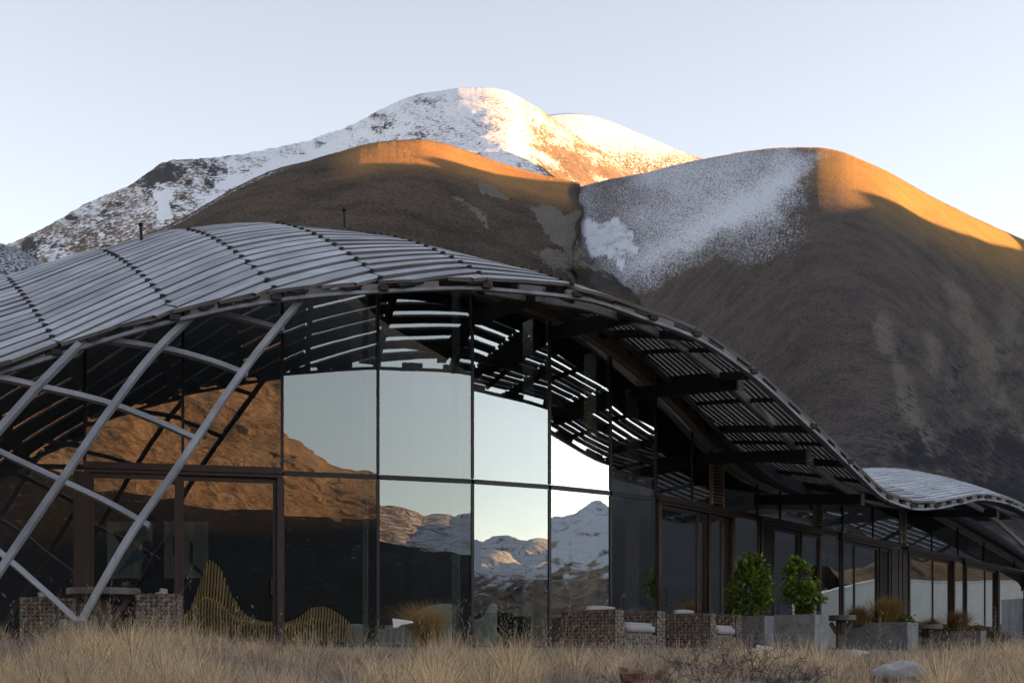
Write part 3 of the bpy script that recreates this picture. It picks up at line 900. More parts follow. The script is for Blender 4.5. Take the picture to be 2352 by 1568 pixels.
# ---- glass front
def ztop(P, u):
    zr = roof_z(P.x, P.y) - 0.30
    if u >= 1085:
        zs = (VH - float(ip(u, SOF))) / FOC * P.y + 0.05
        return min(zr, zs)
    return zr
SOF = [(1085, 678), (1170, 702), (1262, 737), (1330, 772), (1402, 820), (1460, 866), (1506, 905), (1560, 958), (1600, 1003), (1660, 1062), (1720, 1104), (1780, 1128), (1850, 1140), (1920, 1143), (1990, 1150), (2050, 1155), (2110, 1165), (2180, 1200), (2250, 1240), (2352, 1300)]
def slab(mb, p0, p1, n, z00, z01, z10, z11, th, off, mi_front=0, mi_rest=0):
    """upright slab between plan points p0,p1; bottoms z00,z10 tops z01,z11"""
    a = n * off; b = n * (off - th)
    vs = [(*(p0 + a).xy, z00), (*(p1 + a).xy, z10), (*(p1 + a).xy, z11), (*(p0 + a).xy, z01),
          (*(p0 + b).xy, z00), (*(p1 + b).xy, z10), (*(p1 + b).xy, z11), (*(p0 + b).xy, z01)]
    mb.add(vs, [(0, 1, 2, 3)], mi_front)
    mb.add(vs, [(5, 4, 7, 6), (1, 5, 6, 2), (4, 0, 3, 7), (3, 2, 6, 7), (4, 5, 1, 0)], mi_rest)
    return mb
def seg_n(p0, p1):
    d = (p1 - p0).normalized(); return Vector((d.y, -d.x, 0))
def pane(u0, u1, z0, z1, off=0.0, g=0.012, name="glass_pane", parent=None):
    p0, _ = fac(u0); p1, _ = fac(u1); n = seg_n(p0, p1); d = (p1 - p0).normalized()
    p0 = p0 + d * g; p1 = p1 - d * g
    za = z1 if z1 is not None else ztop(p0, u0); zb = z1 if z1 is not None else ztop(p1, u1)
    mb = slab(MB(), p0, p1, n, z0, za, z0, zb, 0.012, off, 0, 1)
    return mb.build(name, ["coated_glass", "glass_edge"], parent or lodge, world=parent is None)
def post(u, z0, z1, w, d, mat="black_frame", off=0.02, name="mullion", parent=None):
    p, n = fac(u)
    tn = Vector((-n.y, n.x, 0))
    ang = math.atan2(tn.y, tn.x)
    z1 = ztop(p, u) if z1 is None else z1
    c = p + n * (off - d / 2)
    return MB().box((c.x, c.y, (z0 + z1) / 2), (w, d, z1 - z0), ang).build(name, mat, parent or lodge, world=parent is None)
def rail(u0, u1, z, h, d, mat="black_frame", off=0.02, name="transom", parent=None, g=0.0):
    p0, _ = fac(u0); p1, _ = fac(u1); n = seg_n(p0, p1); t = (p1 - p0).normalized()
    return slab(MB(), p0 - t * g, p1 + t * g, n, z - h / 2, z + h / 2, z - h / 2, z + h / 2, d, off).build(name, mat, parent or lodge, world=parent is None)

US = [-520, -300, -30, 195, 420, 648, 868, 1085, 1262, 1402, 1506]
for a, b in zip(US[:-1], US[1:]):
    pane(a, b, ZT + 0.04, None)
for u in US[1:]:
    post(u, ZT + 0.06, None, 0.045, 0.09)
# lower lights: curved glazed corner
for a, b in ((-520, -300), (-300, -30), (-30, 195), (648, 868), (868, 1085), (1085, 1262), (1262, 1402), (1402, 1506)):
    pane(a, b, ZF + 0.06, ZT - 0.02)
    rail(a, b, ZT + 0.01, 0.075, 0.10, g=-0.025)
    rail(a, b, ZF + 0.03, 0.06, 0.10, name="sill", g=-0.025)
for u in (-300, -30, 868, 1085, 1262, 1402):
    post(u, ZF, ZT - 0.03, 0.05, 0.10)
# structural glass fins inside
for u in (846, 1058, 1228, 1374, 1472):
    p, n = fac(u)
    zt = ztop(p, u) - 0.1
    c = p - n * 0.20
    MB().box((c.x, c.y, (zt + ZF) / 2), (0.30, 0.02, zt - ZF), math.atan2(n.y, n.x)).build("glass_fin", "fin_glass", lodge, world=True)

def sliding_door(u0, u1, splits, label_u=None, zt=ZT - 0.06, mat="bronze_frame", screens=(), handle=None):
    """splits: columns where a stile stands; each leaf gets stiles, rails and a pane"""
    p0, _ = fac(u0); p1, _ = fac(u1)
    d = bpy.data.objects.new("sliding_door", None); C.objects.link(d); d.parent = lodge; d.location = -Vector(lodge.location)
    # head with two track lips and jambs
    rail(u0 - 6, u1 + 4, zt + 0.10, 0.10, 0.20, mat, 0.09, "door_head", d)
    rail(u0 - 3, u1 + 3, zt + 0.02, 0.055, 0.16, mat, 0.06, "door_head", d)
    for u, w in ((u0 + 1, 0.11), (u1 - 1, 0.11)):
        post(u, ZF, zt - 0.01, w, 0.16, mat, 0.05, "door_jamb", d)
    ed = [u0] + list(splits) + [u1]
    for k in range(len(ed) - 1):
        a, b = ed[k], ed[k + 1]
        pa, _ = fac(a); pb, _ = fac(b)
        wid = (pb - pa).length
        off = 0.03 if k % 2 == 0 else -0.03
        ka = (b - a)
        sw = 0.07 / max(wid, 0.1) * ka
        post(a + sw * (1.15 if k == 0 else 0.5), ZF + 0.02, zt - 0.02, 0.07, 0.05, mat, off, "stile", d)
        post(b - sw * (1.15 if k == len(ed) - 2 else 0.5), ZF + 0.02, zt - 0.02, 0.07, 0.05, mat, off, "stile", d)
        rail(a + sw, b - sw, zt - 0.055, 0.065, 0.05, mat, off, "door_rail", d)
        rail(a + sw, b - sw, ZF + 0.08, 0.10, 0.05, mat, off, "door_rail", d)
        if k in screens:
            rail(a + sw, b - sw, 1.25, 0.05, 0.05, mat, off, "door_rail", d)
            p_, _ = fac(a + sw); q_, _ = fac(b - sw); n_ = seg_n(p_, q_)
            slab(MB(), p_, q_, n_, ZF + 0.1, zt - 0.08, ZF + 0.1, zt - 0.08, 0.004, off - 0.02).build("insect_screen", "dark_membrane", d)
        else:
            pane(a + sw * 0.8, b - sw * 0.8, ZF + 0.10, zt - 0.07, off - 0.02, 0.0, "glass_pane", d)
    if handle:
        p, n = fac(handle)
        c = p + n * 0.10
        MB().tube([c + Vector((0, 0, 0.95)) - n * 0.05, c + Vector((0, 0, 0.98)), c + Vector((0, 0, 1.22)), c + Vector((0, 0, 1.25)) - n * 0.05], 0.016, 8).build("door_handle", "black_frame", d)
    return d
sliding_door(198, 645, (412,), handle=622)
post(180, ZF, ZT - 0.05, 0.13, 0.14, "bronze_frame", 0.05, "door_jamb")
sliding_door(1511, 1681, (1602, 1626, 1657), handle=1521, screens=())
sliding_door(1746, 1881, (1777, 1838), handle=1778, screens=(0,))
sliding_door(1932, 2041, (1962, 2020), screens=(2,))
sliding_door(2085, 2190, (2142,))
sliding_door(2216, 2292, (2262,))
# fixed lights and closed panels between the doors
for a, b in ((1684, 1741), (1885, 1927), (2194, 2211), (2297, 2352), (2352, 2420)):
    pane(a, b, ZF + 0.05, ZT - 0.02)
    rail(a, b, ZT + 0.01, 0.06, 0.08, "bronze_frame"); rail(a, b, ZF + 0.02, 0.06, 0.08, "bronze_frame", name="sill")
for u, w in ((1683, 0.16), (1742, 0.06), (1883, 0.05), (1929, 0.05), (2192, 0.05), (2213, 0.05), (2295, 0.05), (2352, 0.05)):
    post(u, ZF, ZT - 0.03, w, 0.12, "bronze_frame")
for a, b in ((2046, 2060), (2062, 2070), (2072, 2082)):
    p0, _ = fac(a); p1, _ = fac(b); n = seg_n(p0, p1)
    slab(MB(), p0, p1, n, ZF, ZT, ZF, ZT, 0.08, 0.03).build("wall_panel", "bronze_frame", lodge, world=True)
# upper lights of the wing with louvred vents
UW = [1506, 1590, 1632, 1661, 1740, 1792, 1869, 1888, 1935, 2005, 2066, 2081, 2140, 2200, 2260, 2330, 2420]
vents = (1632, 1869, 2066)
for a, b in zip(UW[:-1], UW[1:]):
    if a in vents:
        p0, _ = fac(a); p1, _ = fac(b); n = seg_n(p0, p1)
        d = bpy.data.objects.new("louvre_vent", None); C.objects.link(d); d.parent = lodge; d.location = -Vector(lodge.location)
        z0, z1 = ZT + 0.12, min(ztop(p0, a), ztop(p1, b))
        slab(MB(), p0, p1, n, z0, z1, z0, z1, 0.02, -0.06).build("backing", "dark_membrane", d)
        for uu in (a + 1.5, b - 1.5): post(uu, z0, z1, 0.07, 0.09, "bronze_steel", 0.03, "vent_frame", d)
        z = z0 + 0.05
        while z < z1 - 0.03:
            slab(MB(), p0, p1, n, z, z + 0.022, z, z + 0.022, 0.05, 0.015).build("louvre", "bronze_steel", d)
            z += 0.065
    else:
        pane(a, b, ZT + 0.12, None)
for u in UW[1:]:
    if u not in vents and u not in (1661, 1888, 2081): post(u, ZT + 0.12, None, 0.03, 0.07)
# track line over all doors of the wing
rail(1684, 1742, ZT + 0.09, 0.06, 0.1, "bronze_frame"); rail(1885, 1930, ZT + 0.09, 0.06, 0.1, "bronze_frame"); rail(2044, 2083, ZT + 0.09, 0.06, 0.1, "bronze_frame"); rail(2193, 2213, ZT + 0.09, 0.06, 0.1, "bronze_frame")

# ---- dark inner eave above the glass with its bronze edge beam
us = np.linspace(860, 2420, 90)
inn, out_, beam = [], [], []
SOF2 = [(860, 655), (980, 662)] + SOF + [(2420, 1345)]
for u in us:
    p, n = fac(u)
    z = (VH - float(ip(u, SOF2))) / FOC * p.y
    inn.append((p + n * 0.16, z)); out_.append((p + n * 0.72, z - float(ip(u, [(1100, 0.12), (1260, 0.2), (1400, 0.24), (1506, 0.38), (1700, 0.36), (2420, 0.3)])))); beam.append(Vector((*(p + n * 0.10).xy, z + 0.15)))
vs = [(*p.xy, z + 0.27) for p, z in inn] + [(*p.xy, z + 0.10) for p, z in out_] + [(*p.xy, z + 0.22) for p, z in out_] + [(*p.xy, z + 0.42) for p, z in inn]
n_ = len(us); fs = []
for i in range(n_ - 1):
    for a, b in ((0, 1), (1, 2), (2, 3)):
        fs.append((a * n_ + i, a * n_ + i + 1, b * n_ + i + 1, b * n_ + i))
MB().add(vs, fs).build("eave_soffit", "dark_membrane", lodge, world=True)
MB().sweep(beam, 0.16, 0.30).build("eave_beam", "bronze_steel", lodge, world=True)

# thin curved edge tube under the boards and the cantilever beams that carry it
TUB = [(1085, 662), (1250, 688), (1330, 700), (1450, 738), (1560, 792), (1640, 850), (1700, 905), (1760, 960), (1810, 1010), (1860, 1060), (1920, 1110), (1960, 1134), (2010, 1152), (2070, 1160), (2130, 1152), (2190, 1145), (2250, 1167), (2310, 1213), (2352, 1252), (2420, 1310)]
tp = []
for u in np.linspace(1085, 2420, 60):
    p, n = fac(u, 2.0); tp.append(Vector((p.x, p.y, (VH - float(spl(u, TUB))) / FOC * p.y)))
MB().sweep(tp, 0.07, 0.12).build("edge_tube", "bronze_steel", lodge, world=True)
for u, v in ((1462, 722), (1698, 880), (1856, 1045), (1979, 1146), (2290, 1178), (1240, 676)):
    p, n = fac(u, 2.35)
    e = Vector((p.x, p.y, (VH - v) / FOC * p.y))
    q = e - n * 2.25; q.z = e.z + 0.12
    d = MB().sweep([q, e], 0.14, 0.20).build("cantilever_beam", "dark_membrane", lodge, world=True)
    MB().sweep([e + n * 0.002, e + n * 0.03], 0.17, 0.23).build("end_plate", "plate_steel", d)
for u in (1350, 1590, 1780, 1930, 2060, 2240):
    p, n = fac(u, 2.0)
    z = (VH - float(spl(u, TUB))) / FOC * p.y
    MB().tube([(p.x, p.y, z), (p.x + 0.02, p.y, max(z + 0.2, roof_z(p.x, p.y) - 0.15))], 0.018, 6).build("hanger_rod", "black_frame", lodge, world=True)

# ---- rooms behind the glass: floor, back wall with a window
inner = [(p - n * 6.0) for p, n in zip(_pl[::5], _nl[::5])]
front = [(p + n * 0.05) for p, n in zip(_pl[::5], _nl[::5])]
k = len(inner)
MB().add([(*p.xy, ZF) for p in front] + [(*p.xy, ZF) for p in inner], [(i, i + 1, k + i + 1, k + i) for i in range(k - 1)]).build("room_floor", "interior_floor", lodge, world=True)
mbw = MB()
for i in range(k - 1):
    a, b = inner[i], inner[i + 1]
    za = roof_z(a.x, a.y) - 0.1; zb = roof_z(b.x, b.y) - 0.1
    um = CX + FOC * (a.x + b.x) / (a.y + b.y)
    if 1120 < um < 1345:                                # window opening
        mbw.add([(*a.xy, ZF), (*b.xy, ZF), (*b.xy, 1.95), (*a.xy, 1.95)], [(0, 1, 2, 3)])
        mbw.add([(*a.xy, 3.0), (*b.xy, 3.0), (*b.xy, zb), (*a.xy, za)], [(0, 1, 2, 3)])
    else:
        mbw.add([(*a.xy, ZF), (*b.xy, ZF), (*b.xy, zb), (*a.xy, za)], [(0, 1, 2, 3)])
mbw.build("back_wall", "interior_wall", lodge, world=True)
wi = [p for p in inner if 1110 < CX + FOC * p.x / p.y < 1360]
for p in wi[:]:
    MB().box((p.x, p.y, 2.475), (0.06, 0.06, 1.05)).build("window_post", "black_frame", lodge, world=True)
if len(wi) > 1:
    for z in (1.97, 2.3, 2.65, 2.98):
        MB().sweep([(p.x, p.y, z) for p in wi], 0.05, 0.04).build("window_bar", "black_frame", lodge, world=True)
# terrace slab
fr = [(p + n * 3.1) for p, n in zip(_pl[::5], _nl[::5])]
bk = [(p + n * 0.06) for p, n in zip(_pl[::5], _nl[::5])]
vs = [(*p.xy, ZF - 0.004) for p in fr] + [(*p.xy, ZF - 0.004) for p in bk] + [(*p.xy, -0.4) for p in fr]
ter = MB().add(vs, [(i, i + 1, k + i + 1, k + i) for i in range(k - 1)] + [(2 * k + i, 2 * k + i + 1, i + 1, i) for i in range(k - 1)]).build("terrace", "terrace_stone")
tag(ter, kind="structure")

# ------------------------------------------------------------------ ground
def gz(x, y):
    x = np.asarray(x, float); y = np.asarray(y, float)
    b = ip(y, [(-50, -1.6), (1, -1.48), (4, -1.2), (8, -0.74), (11, -0.45), (13, -0.32), (15, -0.24), (17, -0.20), (19, -0.17), (22, -0.14), (26, -0.06), (40, 0.03), (80, 0.3), (5000, 0.3)])
    ml = (sstep(0.5, -5.0, x) * 0.13 + sstep(3.0, -1.5, x) * 0.14) * np.exp(-((y - 16.3) / 2.4) ** 2)
    mr = 0
    near = sstep(40, 25, np.abs(y - 10)) * sstep(40, 25, np.abs(x))
    return b + ml + mr + 0.05 * near * fbm(x * 0.6, y * 0.6)
gx = np.unique(np.concatenate([-np.geomspace(26, 6000, 26), np.arange(-25, 26, 0.5), np.geomspace(26, 6000, 26)]))
gy = np.unique(np.concatenate([-np.geomspace(6, 6000, 26), np.arange(-5, 45, 0.5), np.geomspace(46, 6000, 26)]))
GX, GY = np.meshgrid(gx, gy)
far = np.maximum(np.abs(GX), np.abs(GY))
GZ = gz(GX, GY)
tag(link("ground", np_mesh("ground", np.stack([GX.ravel(), GY.ravel(), GZ.ravel()], 1), grid_faces(len(gy), len(gx)), "soil")), kind="structure")

# ---- blades
def blades(base, h, lean, az, w, col, curl=0.6, fw=None):
    """base (N,3); returns co, quads-as-tris faces, tint"""
    n = len(base)
    lv = np.array([0, 0.38, 0.72, 1.0])
    d = np.stack([np.cos(az), np.sin(az), np.zeros(n)], 1)
    sa = az + np.pi / 2 + rng.uniform(-0.9, 0.9, n)
    s = np.stack([np.cos(sa), np.sin(sa), np.zeros(n)], 1)
    co = np.zeros((n, 7, 3))
    for i, l in enumerate(lv):
        c = base + np.array([0, 0, 1.0])[None, :] * (h * (l - 0.25 * np.minimum(lean, 1.2) * l * l))[:, None] + d * (h * lean * (l ** (1 + curl)))[:, None]
        if i < 3:
            ww = (w * (1 - 0.75 * l))[:, None] / 2
            co[:, 2 * i] = c - s * ww; co[:, 2 * i + 1] = c + s * ww
        else:
            co[:, 6] = c
    o = (np.arange(n) * 7)[:, None]
    f = np.concatenate([np.concatenate([o + np.array([[0, 1, 3]]), o + np.array([[0, 3, 2]]), o + np.array([[2, 3, 5]]), o + np.array([[2, 5, 4]]), o + np.array([[4, 5, 6]])], 1).reshape(-1, 3)])
    tint = np.repeat(col, 7, 0)
    return co.reshape(-1, 3), f, tint
rng = np.random.default_rng(11)
def blade_obj(name, mat, parts, parent=None):
    cos, fs, ts, o = [], [], [], 0
    for c, f, t in parts:
        cos.append(c); fs.append(f + o); ts.append(t); o += len(c)
    me = np_mesh(name, np.concatenate(cos), np.concatenate(fs), mat, smooth=False)
    set_col(me, "tint", np.concatenate(ts))
    return link(name, me, parent)

def terrace_side(x, y):
    """outward distance from the glass line (vectorised, rough)"""
    P = np.array([p.xy for p in _pl[::4]]); N = np.array([n.xy for n in _nl[::4]])
    d2 = (x[:, None] - P[None, :, 0]) ** 2 + (y[:, None] - P[None, :, 1]) ** 2
    i = np.argmin(d2, 1)
    return (x - P[i, 0]) * N[i, 0] + (y - P[i, 1]) * N[i, 1]

def field(n, y0, y1, hh, wpx, gr=0.22, pt=0.55):
    y = y0 * (y1 / y0) ** rng.uniform(0, 1, n)
    x = rng.uniform(-0.42, 0.42, n) * y
    keep = terrace_side(x, y) > 3.25
    x, y = x[keep], y[keep]
    # gather into tufts
    tx = np.round(x / gr) * gr; ty = np.round(y / gr) * gr
    jx = tx + 0.55 * gr * vnoise(tx * 9.1, ty * 7.3); jy = ty + 0.55 * gr * vnoise(tx * 5.7 + 9, ty * 8.9)
    tuft = rng.uniform(0, 1, len(x)) < pt
    ox, oy = rng.normal(0, 0.04, len(x)), rng.normal(0, 0.04, len(x))
    x = np.where(tuft, jx + ox, x); y = np.where(tuft, jy + oy, y)
    th = 0.45 + 1.0 * (0.5 + 0.5 * vnoise(tx * 31.7 + 3, ty * 27.1)) ** 1.5
    m = fbm(x * 0.45, y * 0.35, octv=3)                       # patchiness
    m2 = fbm(x * 1.7 + 8, y * 1.3, octv=3)
    h = hh * (0.72 + 0.75 * m + 0.45 * m2) * np.where(tuft, th * rng.uniform(0.7, 1.2, len(x)), rng.uniform(0.35, 0.9, len(x)))
    uu = CX + FOC * x / y
    h = h * (1 - 0.6 * sstep(1950, 2000, uu) * sstep(2160, 2110, uu) * sstep(14.3, 13.6, y) * sstep(8.5, 10.5, y))
    h = np.clip(h, 0.06, None)
    lean = np.abs(rng.normal(0.35, 0.28, len(x))); az = np.where(tuft, np.arctan2(oy, ox), rng.uniform(0, 2 * np.pi, len(x)))
    lean = np.where(tuft, np.abs(rng.normal(0.0, 0.16, len(x))) + np.hypot(ox, oy) * 8.0, lean)
    w = np.maximum(0.0035, wpx * y / 1422.0) * rng.uniform(0.7, 1.3, len(x))
    straw = np.array([0.84, 0.64, 0.37]); grey = np.array([0.36, 0.28, 0.265]); dark = np.array([0.12, 0.09, 0.085]); green = np.array([0.20, 0.20, 0.10])
    r = rng.uniform(0, 1, len(x))[:, None]
    near = sstep(14, 9, y)[:, None]
    mm = np.clip(0.5 + 1.5 * m2 + 0.9 * m, 0, 1)[:, None]
    col = straw * mm + grey * (1 - mm)
    col = col * (1 - 0.35 * near) + grey * 0.35 * near
    tc = (0.62 + 0.75 * (0.5 + 0.5 * vnoise(tx * 13.7 + 8, ty * 17.3)))[:, None]
    col = np.where(tuft[:, None], col * tc, col * 0.72)
    col = np.where(r < 0.12, dark, col); col = np.where(r > 0.965, green, col)
    col = col * rng.uniform(0.7, 1.3, len(x))[:, None]
    base = np.stack([x, y, gz(x, y) - 0.01], 1)
    return base, h, lean, az, w, col
parts = []
parts.append(blades(*field(62000, 6.5, 12.0, 0.38, 0.55)))
parts.append(blades(*field(95000, 11.0, 20.0, 0.34, 0.60)))
parts.append(blades(*field(45000, 18.0, 34.0, 0.44, 0.60)))
parts.append(blades(*field(30000, 8.5, 22.0, 0.44, 0.60, 0.75, 1.0)))
# seed stalks
b_, h_, l_, a_, w_, c_ = field(2600, 9.5, 24.0, 0.62, 0.45)
l_ = l_ * 0.6
c_ = c_ * 0 + np.array([0.50, 0.42, 0.30]) * rng.uniform(0.7, 1.2, len(c_))[:, None]
parts.append(blades(b_, h_, l_, a_, w_, c_))
tips = b_ + np.stack([np.cos(a_) * h_ * l_ * 0.8, np.sin(a_) * h_ * l_ * 0.8, h_ * 0.80], 1)
rep = 7
tb = np.repeat(tips, rep, 0) + rng.normal(0, 0.012, (len(tips) * rep, 3)) + np.stack([np.zeros(len(tips) * rep), np.zeros(len(tips) * rep), np.tile(np.linspace(-0.10, 0.12, rep), len(tips))], 1)
parts.append(blades(tb, rng.uniform(0.03, 0.06, len(tb)), rng.uniform(0.5, 1.4, len(tb)), rng.uniform(0, 6.28, len(tb)), np.repeat(w_, rep) * 1.3, np.repeat(c_, rep, 0) * 0.95))
g = blade_obj("dry_grass", "grass_blade", parts)
tag(g, "dry straw-coloured grass on the slope before the lodge", "grass", kind="stuff")

# ------------------------------------------------------------------ tussocks (each its own plant)
def tussock(label, u, base_v, Y, h, spread, n, c1, c2, lean_bias=(0, 0), group="tussock grasses", z=None):
    p = W(u, base_v, Y)
    if z is not None: p.z = z
    t = thing("tussock_grass", label, "grass tussock", p, group=group)
    az = rng.uniform(0, 2 * np.pi, n); rr = np.abs(rng.normal(0, spread * 0.35, n))
    base = np.stack([np.cos(az) * rr, np.sin(az) * rr * 0.8, np.zeros(n)], 1)
    lean = np.abs(rng.normal(0.4, 0.28, n)); hh = h * rng.uniform(0.55, 1.15, n)
    dx = np.cos(az) * lean + lean_bias[0]; dy = np.sin(az) * lean + lean_bias[1]
    az2 = np.arctan2(dy, dx); l2 = np.hypot(dx, dy)
    k = rng.uniform(0, 1, n)[:, None]
    col = (np.array(c1) * k + np.array(c2) * (1 - k)) * rng.uniform(0.7, 1.25, n)[:, None]
    blade_obj("blades", "grass_blade", [blades(base, hh, l2, az2, np.full(n, 0.55 * Y / 1422), col, 0.9)], t)
    MB().lathe([(spread * 0.42, 0), (spread * 0.34, h * 0.10), (spread * 0.1, h * 0.16)], seg=10).build("root_clump", "stem_bark", t)
    return t
GOLD, OLD = (0.40, 0.25, 0.06), (0.26, 0.17, 0.06)
tussock("golden windblown tussock in the grass before the curved white sofa", 985, 1470, 17.6, 0.62, 0.22, 1500, GOLD, (0.36, 0.27, 0.12), (-0.18, 0), z=0.10)

# ------------------------------------------------------------------ wicker seats
def weave(w, h, px=0.066, pz=0.052):
    """woven panel in x,z at y=0: flat canes over and under"""
    mb = MB()
    nx, nz = max(2, int(w / px)), max(2, int(h / pz))
    px, pz = w / nx, h / nz
    for i in range(nx):
        x = -w / 2 + (i + 0.5) * px
        pts = [(x, -0.008 if (i + j) % 2 else 0.008, (j + 0.5) * pz) for j in range(nz)]
        mb.sweep([(x, pts[0][1], 0)] + pts + [(x, pts[-1][1], h)], px * 0.62, 0.006, up=Vector((0, -1, 0)), caps=False)
    for j in range(nz):
        z = (j + 0.5) * pz
        pts = [(-w / 2 + (i + 0.5) * px, 0.008 if (i + j) % 2 else -0.008, z) for i in range(nx)]
        mb.sweep([(-w / 2, pts[0][1], z)] + pts + [(w / 2, pts[-1][1], z)], pz * 0.66, 0.006, up=Vector((0, -1, 0)), caps=False)
    return mb
def put(mb, c, rz):
    ca, sa = math.cos(rz), math.sin(rz)
    mb.v = [(c[0] + x * ca - y * sa, c[1] + x * sa + y * ca, c[2] + z) for x, y, z in mb.v]
    return mb
def softbox(name, c, s, mat, parent, r=0.05, rz=0, rx=0, crown=0.012):
    bm = bmesh.new(); bmesh.ops.create_cube(bm, size=1.0)
    bmesh.ops.scale(bm, vec=s, verts=bm.verts)
    bmesh.ops.bevel(bm, geom=list(bm.edges), offset=r, segments=4, affect='EDGES')
    bmesh.ops.subdivide_edges(bm, edges=[e for e in bm.edges if e.calc_length() > 0.15], cuts=4, use_grid_fill=True)
    for v in bm.verts:
        fx, fy, fz = [1 - min(1, abs(v.co[i]) / (s[i] / 2)) ** 2 for i in range(3)]
        v.co.z += math.copysign(crown * fx * fy * 2.2, v.co.z) if abs(v.co.z) > s[2] * 0.3 else 0
        v.co.y += math.copysign(crown * fx * fz, v.co.y) if abs(v.co.y) > s[1] * 0.4 else 0
        v.co += Vector((random.uniform(-1, 1), random.uniform(-1, 1), random.uniform(-1, 1))) * 0.0015
    bmesh.ops.rotate(bm, verts=bm.verts, cent=(0, 0, 0), matrix=Matrix.Rotation(rx, 3, 'X'))
    bmesh.ops.rotate(bm, verts=bm.verts, cent=(0, 0, 0), matrix=Matrix.Rotation(rz, 3, 'Z'))
    bmesh.ops.translate(bm, verts=bm.verts, vec=c)
    me = bpy.data.meshes.new(name); bm.to_mesh(me); bm.free()
    me.polygons.foreach_set("use_smooth", [True] * len(me.polygons))
    me.materials.append(M[mat])
    return link(name, me, parent)
def wicker_chair(name, label, loc, rz, w=1.0, d=0.95, h=0.58, arm=None, hs=0.40, group="wicker armchairs"):
    """seat opens towards local -y"""
    t = thing(name, label, "armchair", loc, rz, group)
    core = 0.02
    arm = 0.20 if w > 0.8 else 0.12
    def arm_part(x):
        a = MB().box((x, 0, h / 2), (arm - 2 * core, d - 2 * core, h - 2 * core)).build("armrest", "wicker_core", t)
        for mb, c, r in ((weave(arm, h), (x, -d / 2, 0), 0), (weave(arm, h), (x, d / 2, 0), math.pi), (weave(d, h), (x - arm / 2, 0, 0), -math.pi / 2), (weave(d, h), (x + arm / 2, 0, 0), math.pi / 2)):
            o = put(mb, c, r).build("woven_side", "wicker", a); o["kind"] = "stuff"
        mb = weave(arm, d); mb.v = [(x + vx, -d / 2 + vz, h + vy) for vx, vy, vz in mb.v]
        mb.build("woven_top", "wicker", a)["kind"] = "stuff"
        return a
    arm_part(-w / 2 + arm / 2); arm_part(w / 2 - arm / 2)
    bt = 0.20 if w > 0.8 else 0.13; iw = w - 2 * arm - 0.01
    b = MB().box((0, d / 2 - bt / 2, h / 2), (iw, bt - 2 * core, h - 2 * core)).build("backrest", "wicker_core", t)
    for mb, c, r in ((weave(iw, h), (0, d / 2 - bt, 0), 0), (weave(iw, h), (0, d / 2, 0), math.pi)):
        put(mb, c, r).build("woven_side", "wicker", b)["kind"] = "stuff"
    mb = weave(iw, bt); mb.v = [(vx, d / 2 - bt + vz, h + vy) for vx, vy, vz in mb.v]; mb.build("woven_top", "wicker", b)["kind"] = "stuff"
    sb = MB().box((0, -bt / 2, 0.10), (iw, d - bt - 2 * core, 0.19)).build("seat_base", "wicker_core", t)
    put(weave(iw, 0.20), (0, -d / 2, 0), 0).build("woven_side", "wicker", sb)["kind"] = "stuff"
    softbox("seat_cushion", (0, -bt / 2 - 0.03, 0.20 + 0.09), (iw - 0.02, d - bt - 0.02, 0.19), "cushion_cloth", t)
    softbox("back_cushion", (0, d / 2 - bt - 0.10, h - 0.10), (iw - 0.02, 0.17, 0.34), "cushion_cloth", t, rx=-0.12)
    return t
def at(u, Y, z=ZF):
    return (((u - CX) / FOC) * Y, Y, z)
wicker_chair("wicker_armchair", "wide wicker armchair with grey cushions, nearer of two beside the curved glass", at(1408, 22.3), R(44), 1.18, 1.12)
wicker_chair("wicker_armchair", "wicker armchair with grey cushions next to the first concrete planter", at(1601, 24.1), R(54), 1.14, 1.08)
wicker_chair("wicker_armchair", "wicker armchair at the round table, right of the lattice leg", at(366, 19.7), R(-84), 0.64, 0.54, 0.72)
wicker_chair("wicker_armchair", "shadowed wicker armchair with pale cushion left of the round table", at(110, 20.3), R(82), 0.62, 0.54, 0.70)

# round tables
def round_table(label, loc, r, h, group="round outdoor tables"):
    t = thing("round_table", label, "table", loc, group=group)
    MB().lathe([(r * 0.97, h - 0.095), (r, h - 0.085), (r, h - 0.012), (r * 0.985, h)], seg=40).build("table_top", "table_top", t)
    mb = MB().box((0, 0, (h - 0.095) / 2 + 0.02), (0.16, 0.16, h - 0.135))
    mb.build("pedestal", "table_leg", t, bevel=0.008)
    for k in range(4):
        g = k * math.pi / 2
        dx, dy = math.cos(g), math.sin(g)
        MB().sweep([(dx * 0.08, dy * 0.08, 0.30), (dx * r * 0.72, dy * r * 0.72, h - 0.13)], 0.07, 0.07).build("brace", "table_leg", t)
    MB().box((0, 0, 0.02), (0.5, 0.5, 0.04)).build("table_base", "table_leg", t)
    return t
round_table("round dark table behind the lattice foot, between wicker chairs", at(238, 19.5), 0.49, 0.80)
round_table("round table on the terrace right of the two shrub planters", at(1932, 25.8), 0.27, 0.62)
round_table("round table beside the middle tussock planter", at(2128, 30.5), 0.34, 0.56)
round_table("round table at the far planter by the end wall", at(2298, 38.0), 0.36, 0.55)

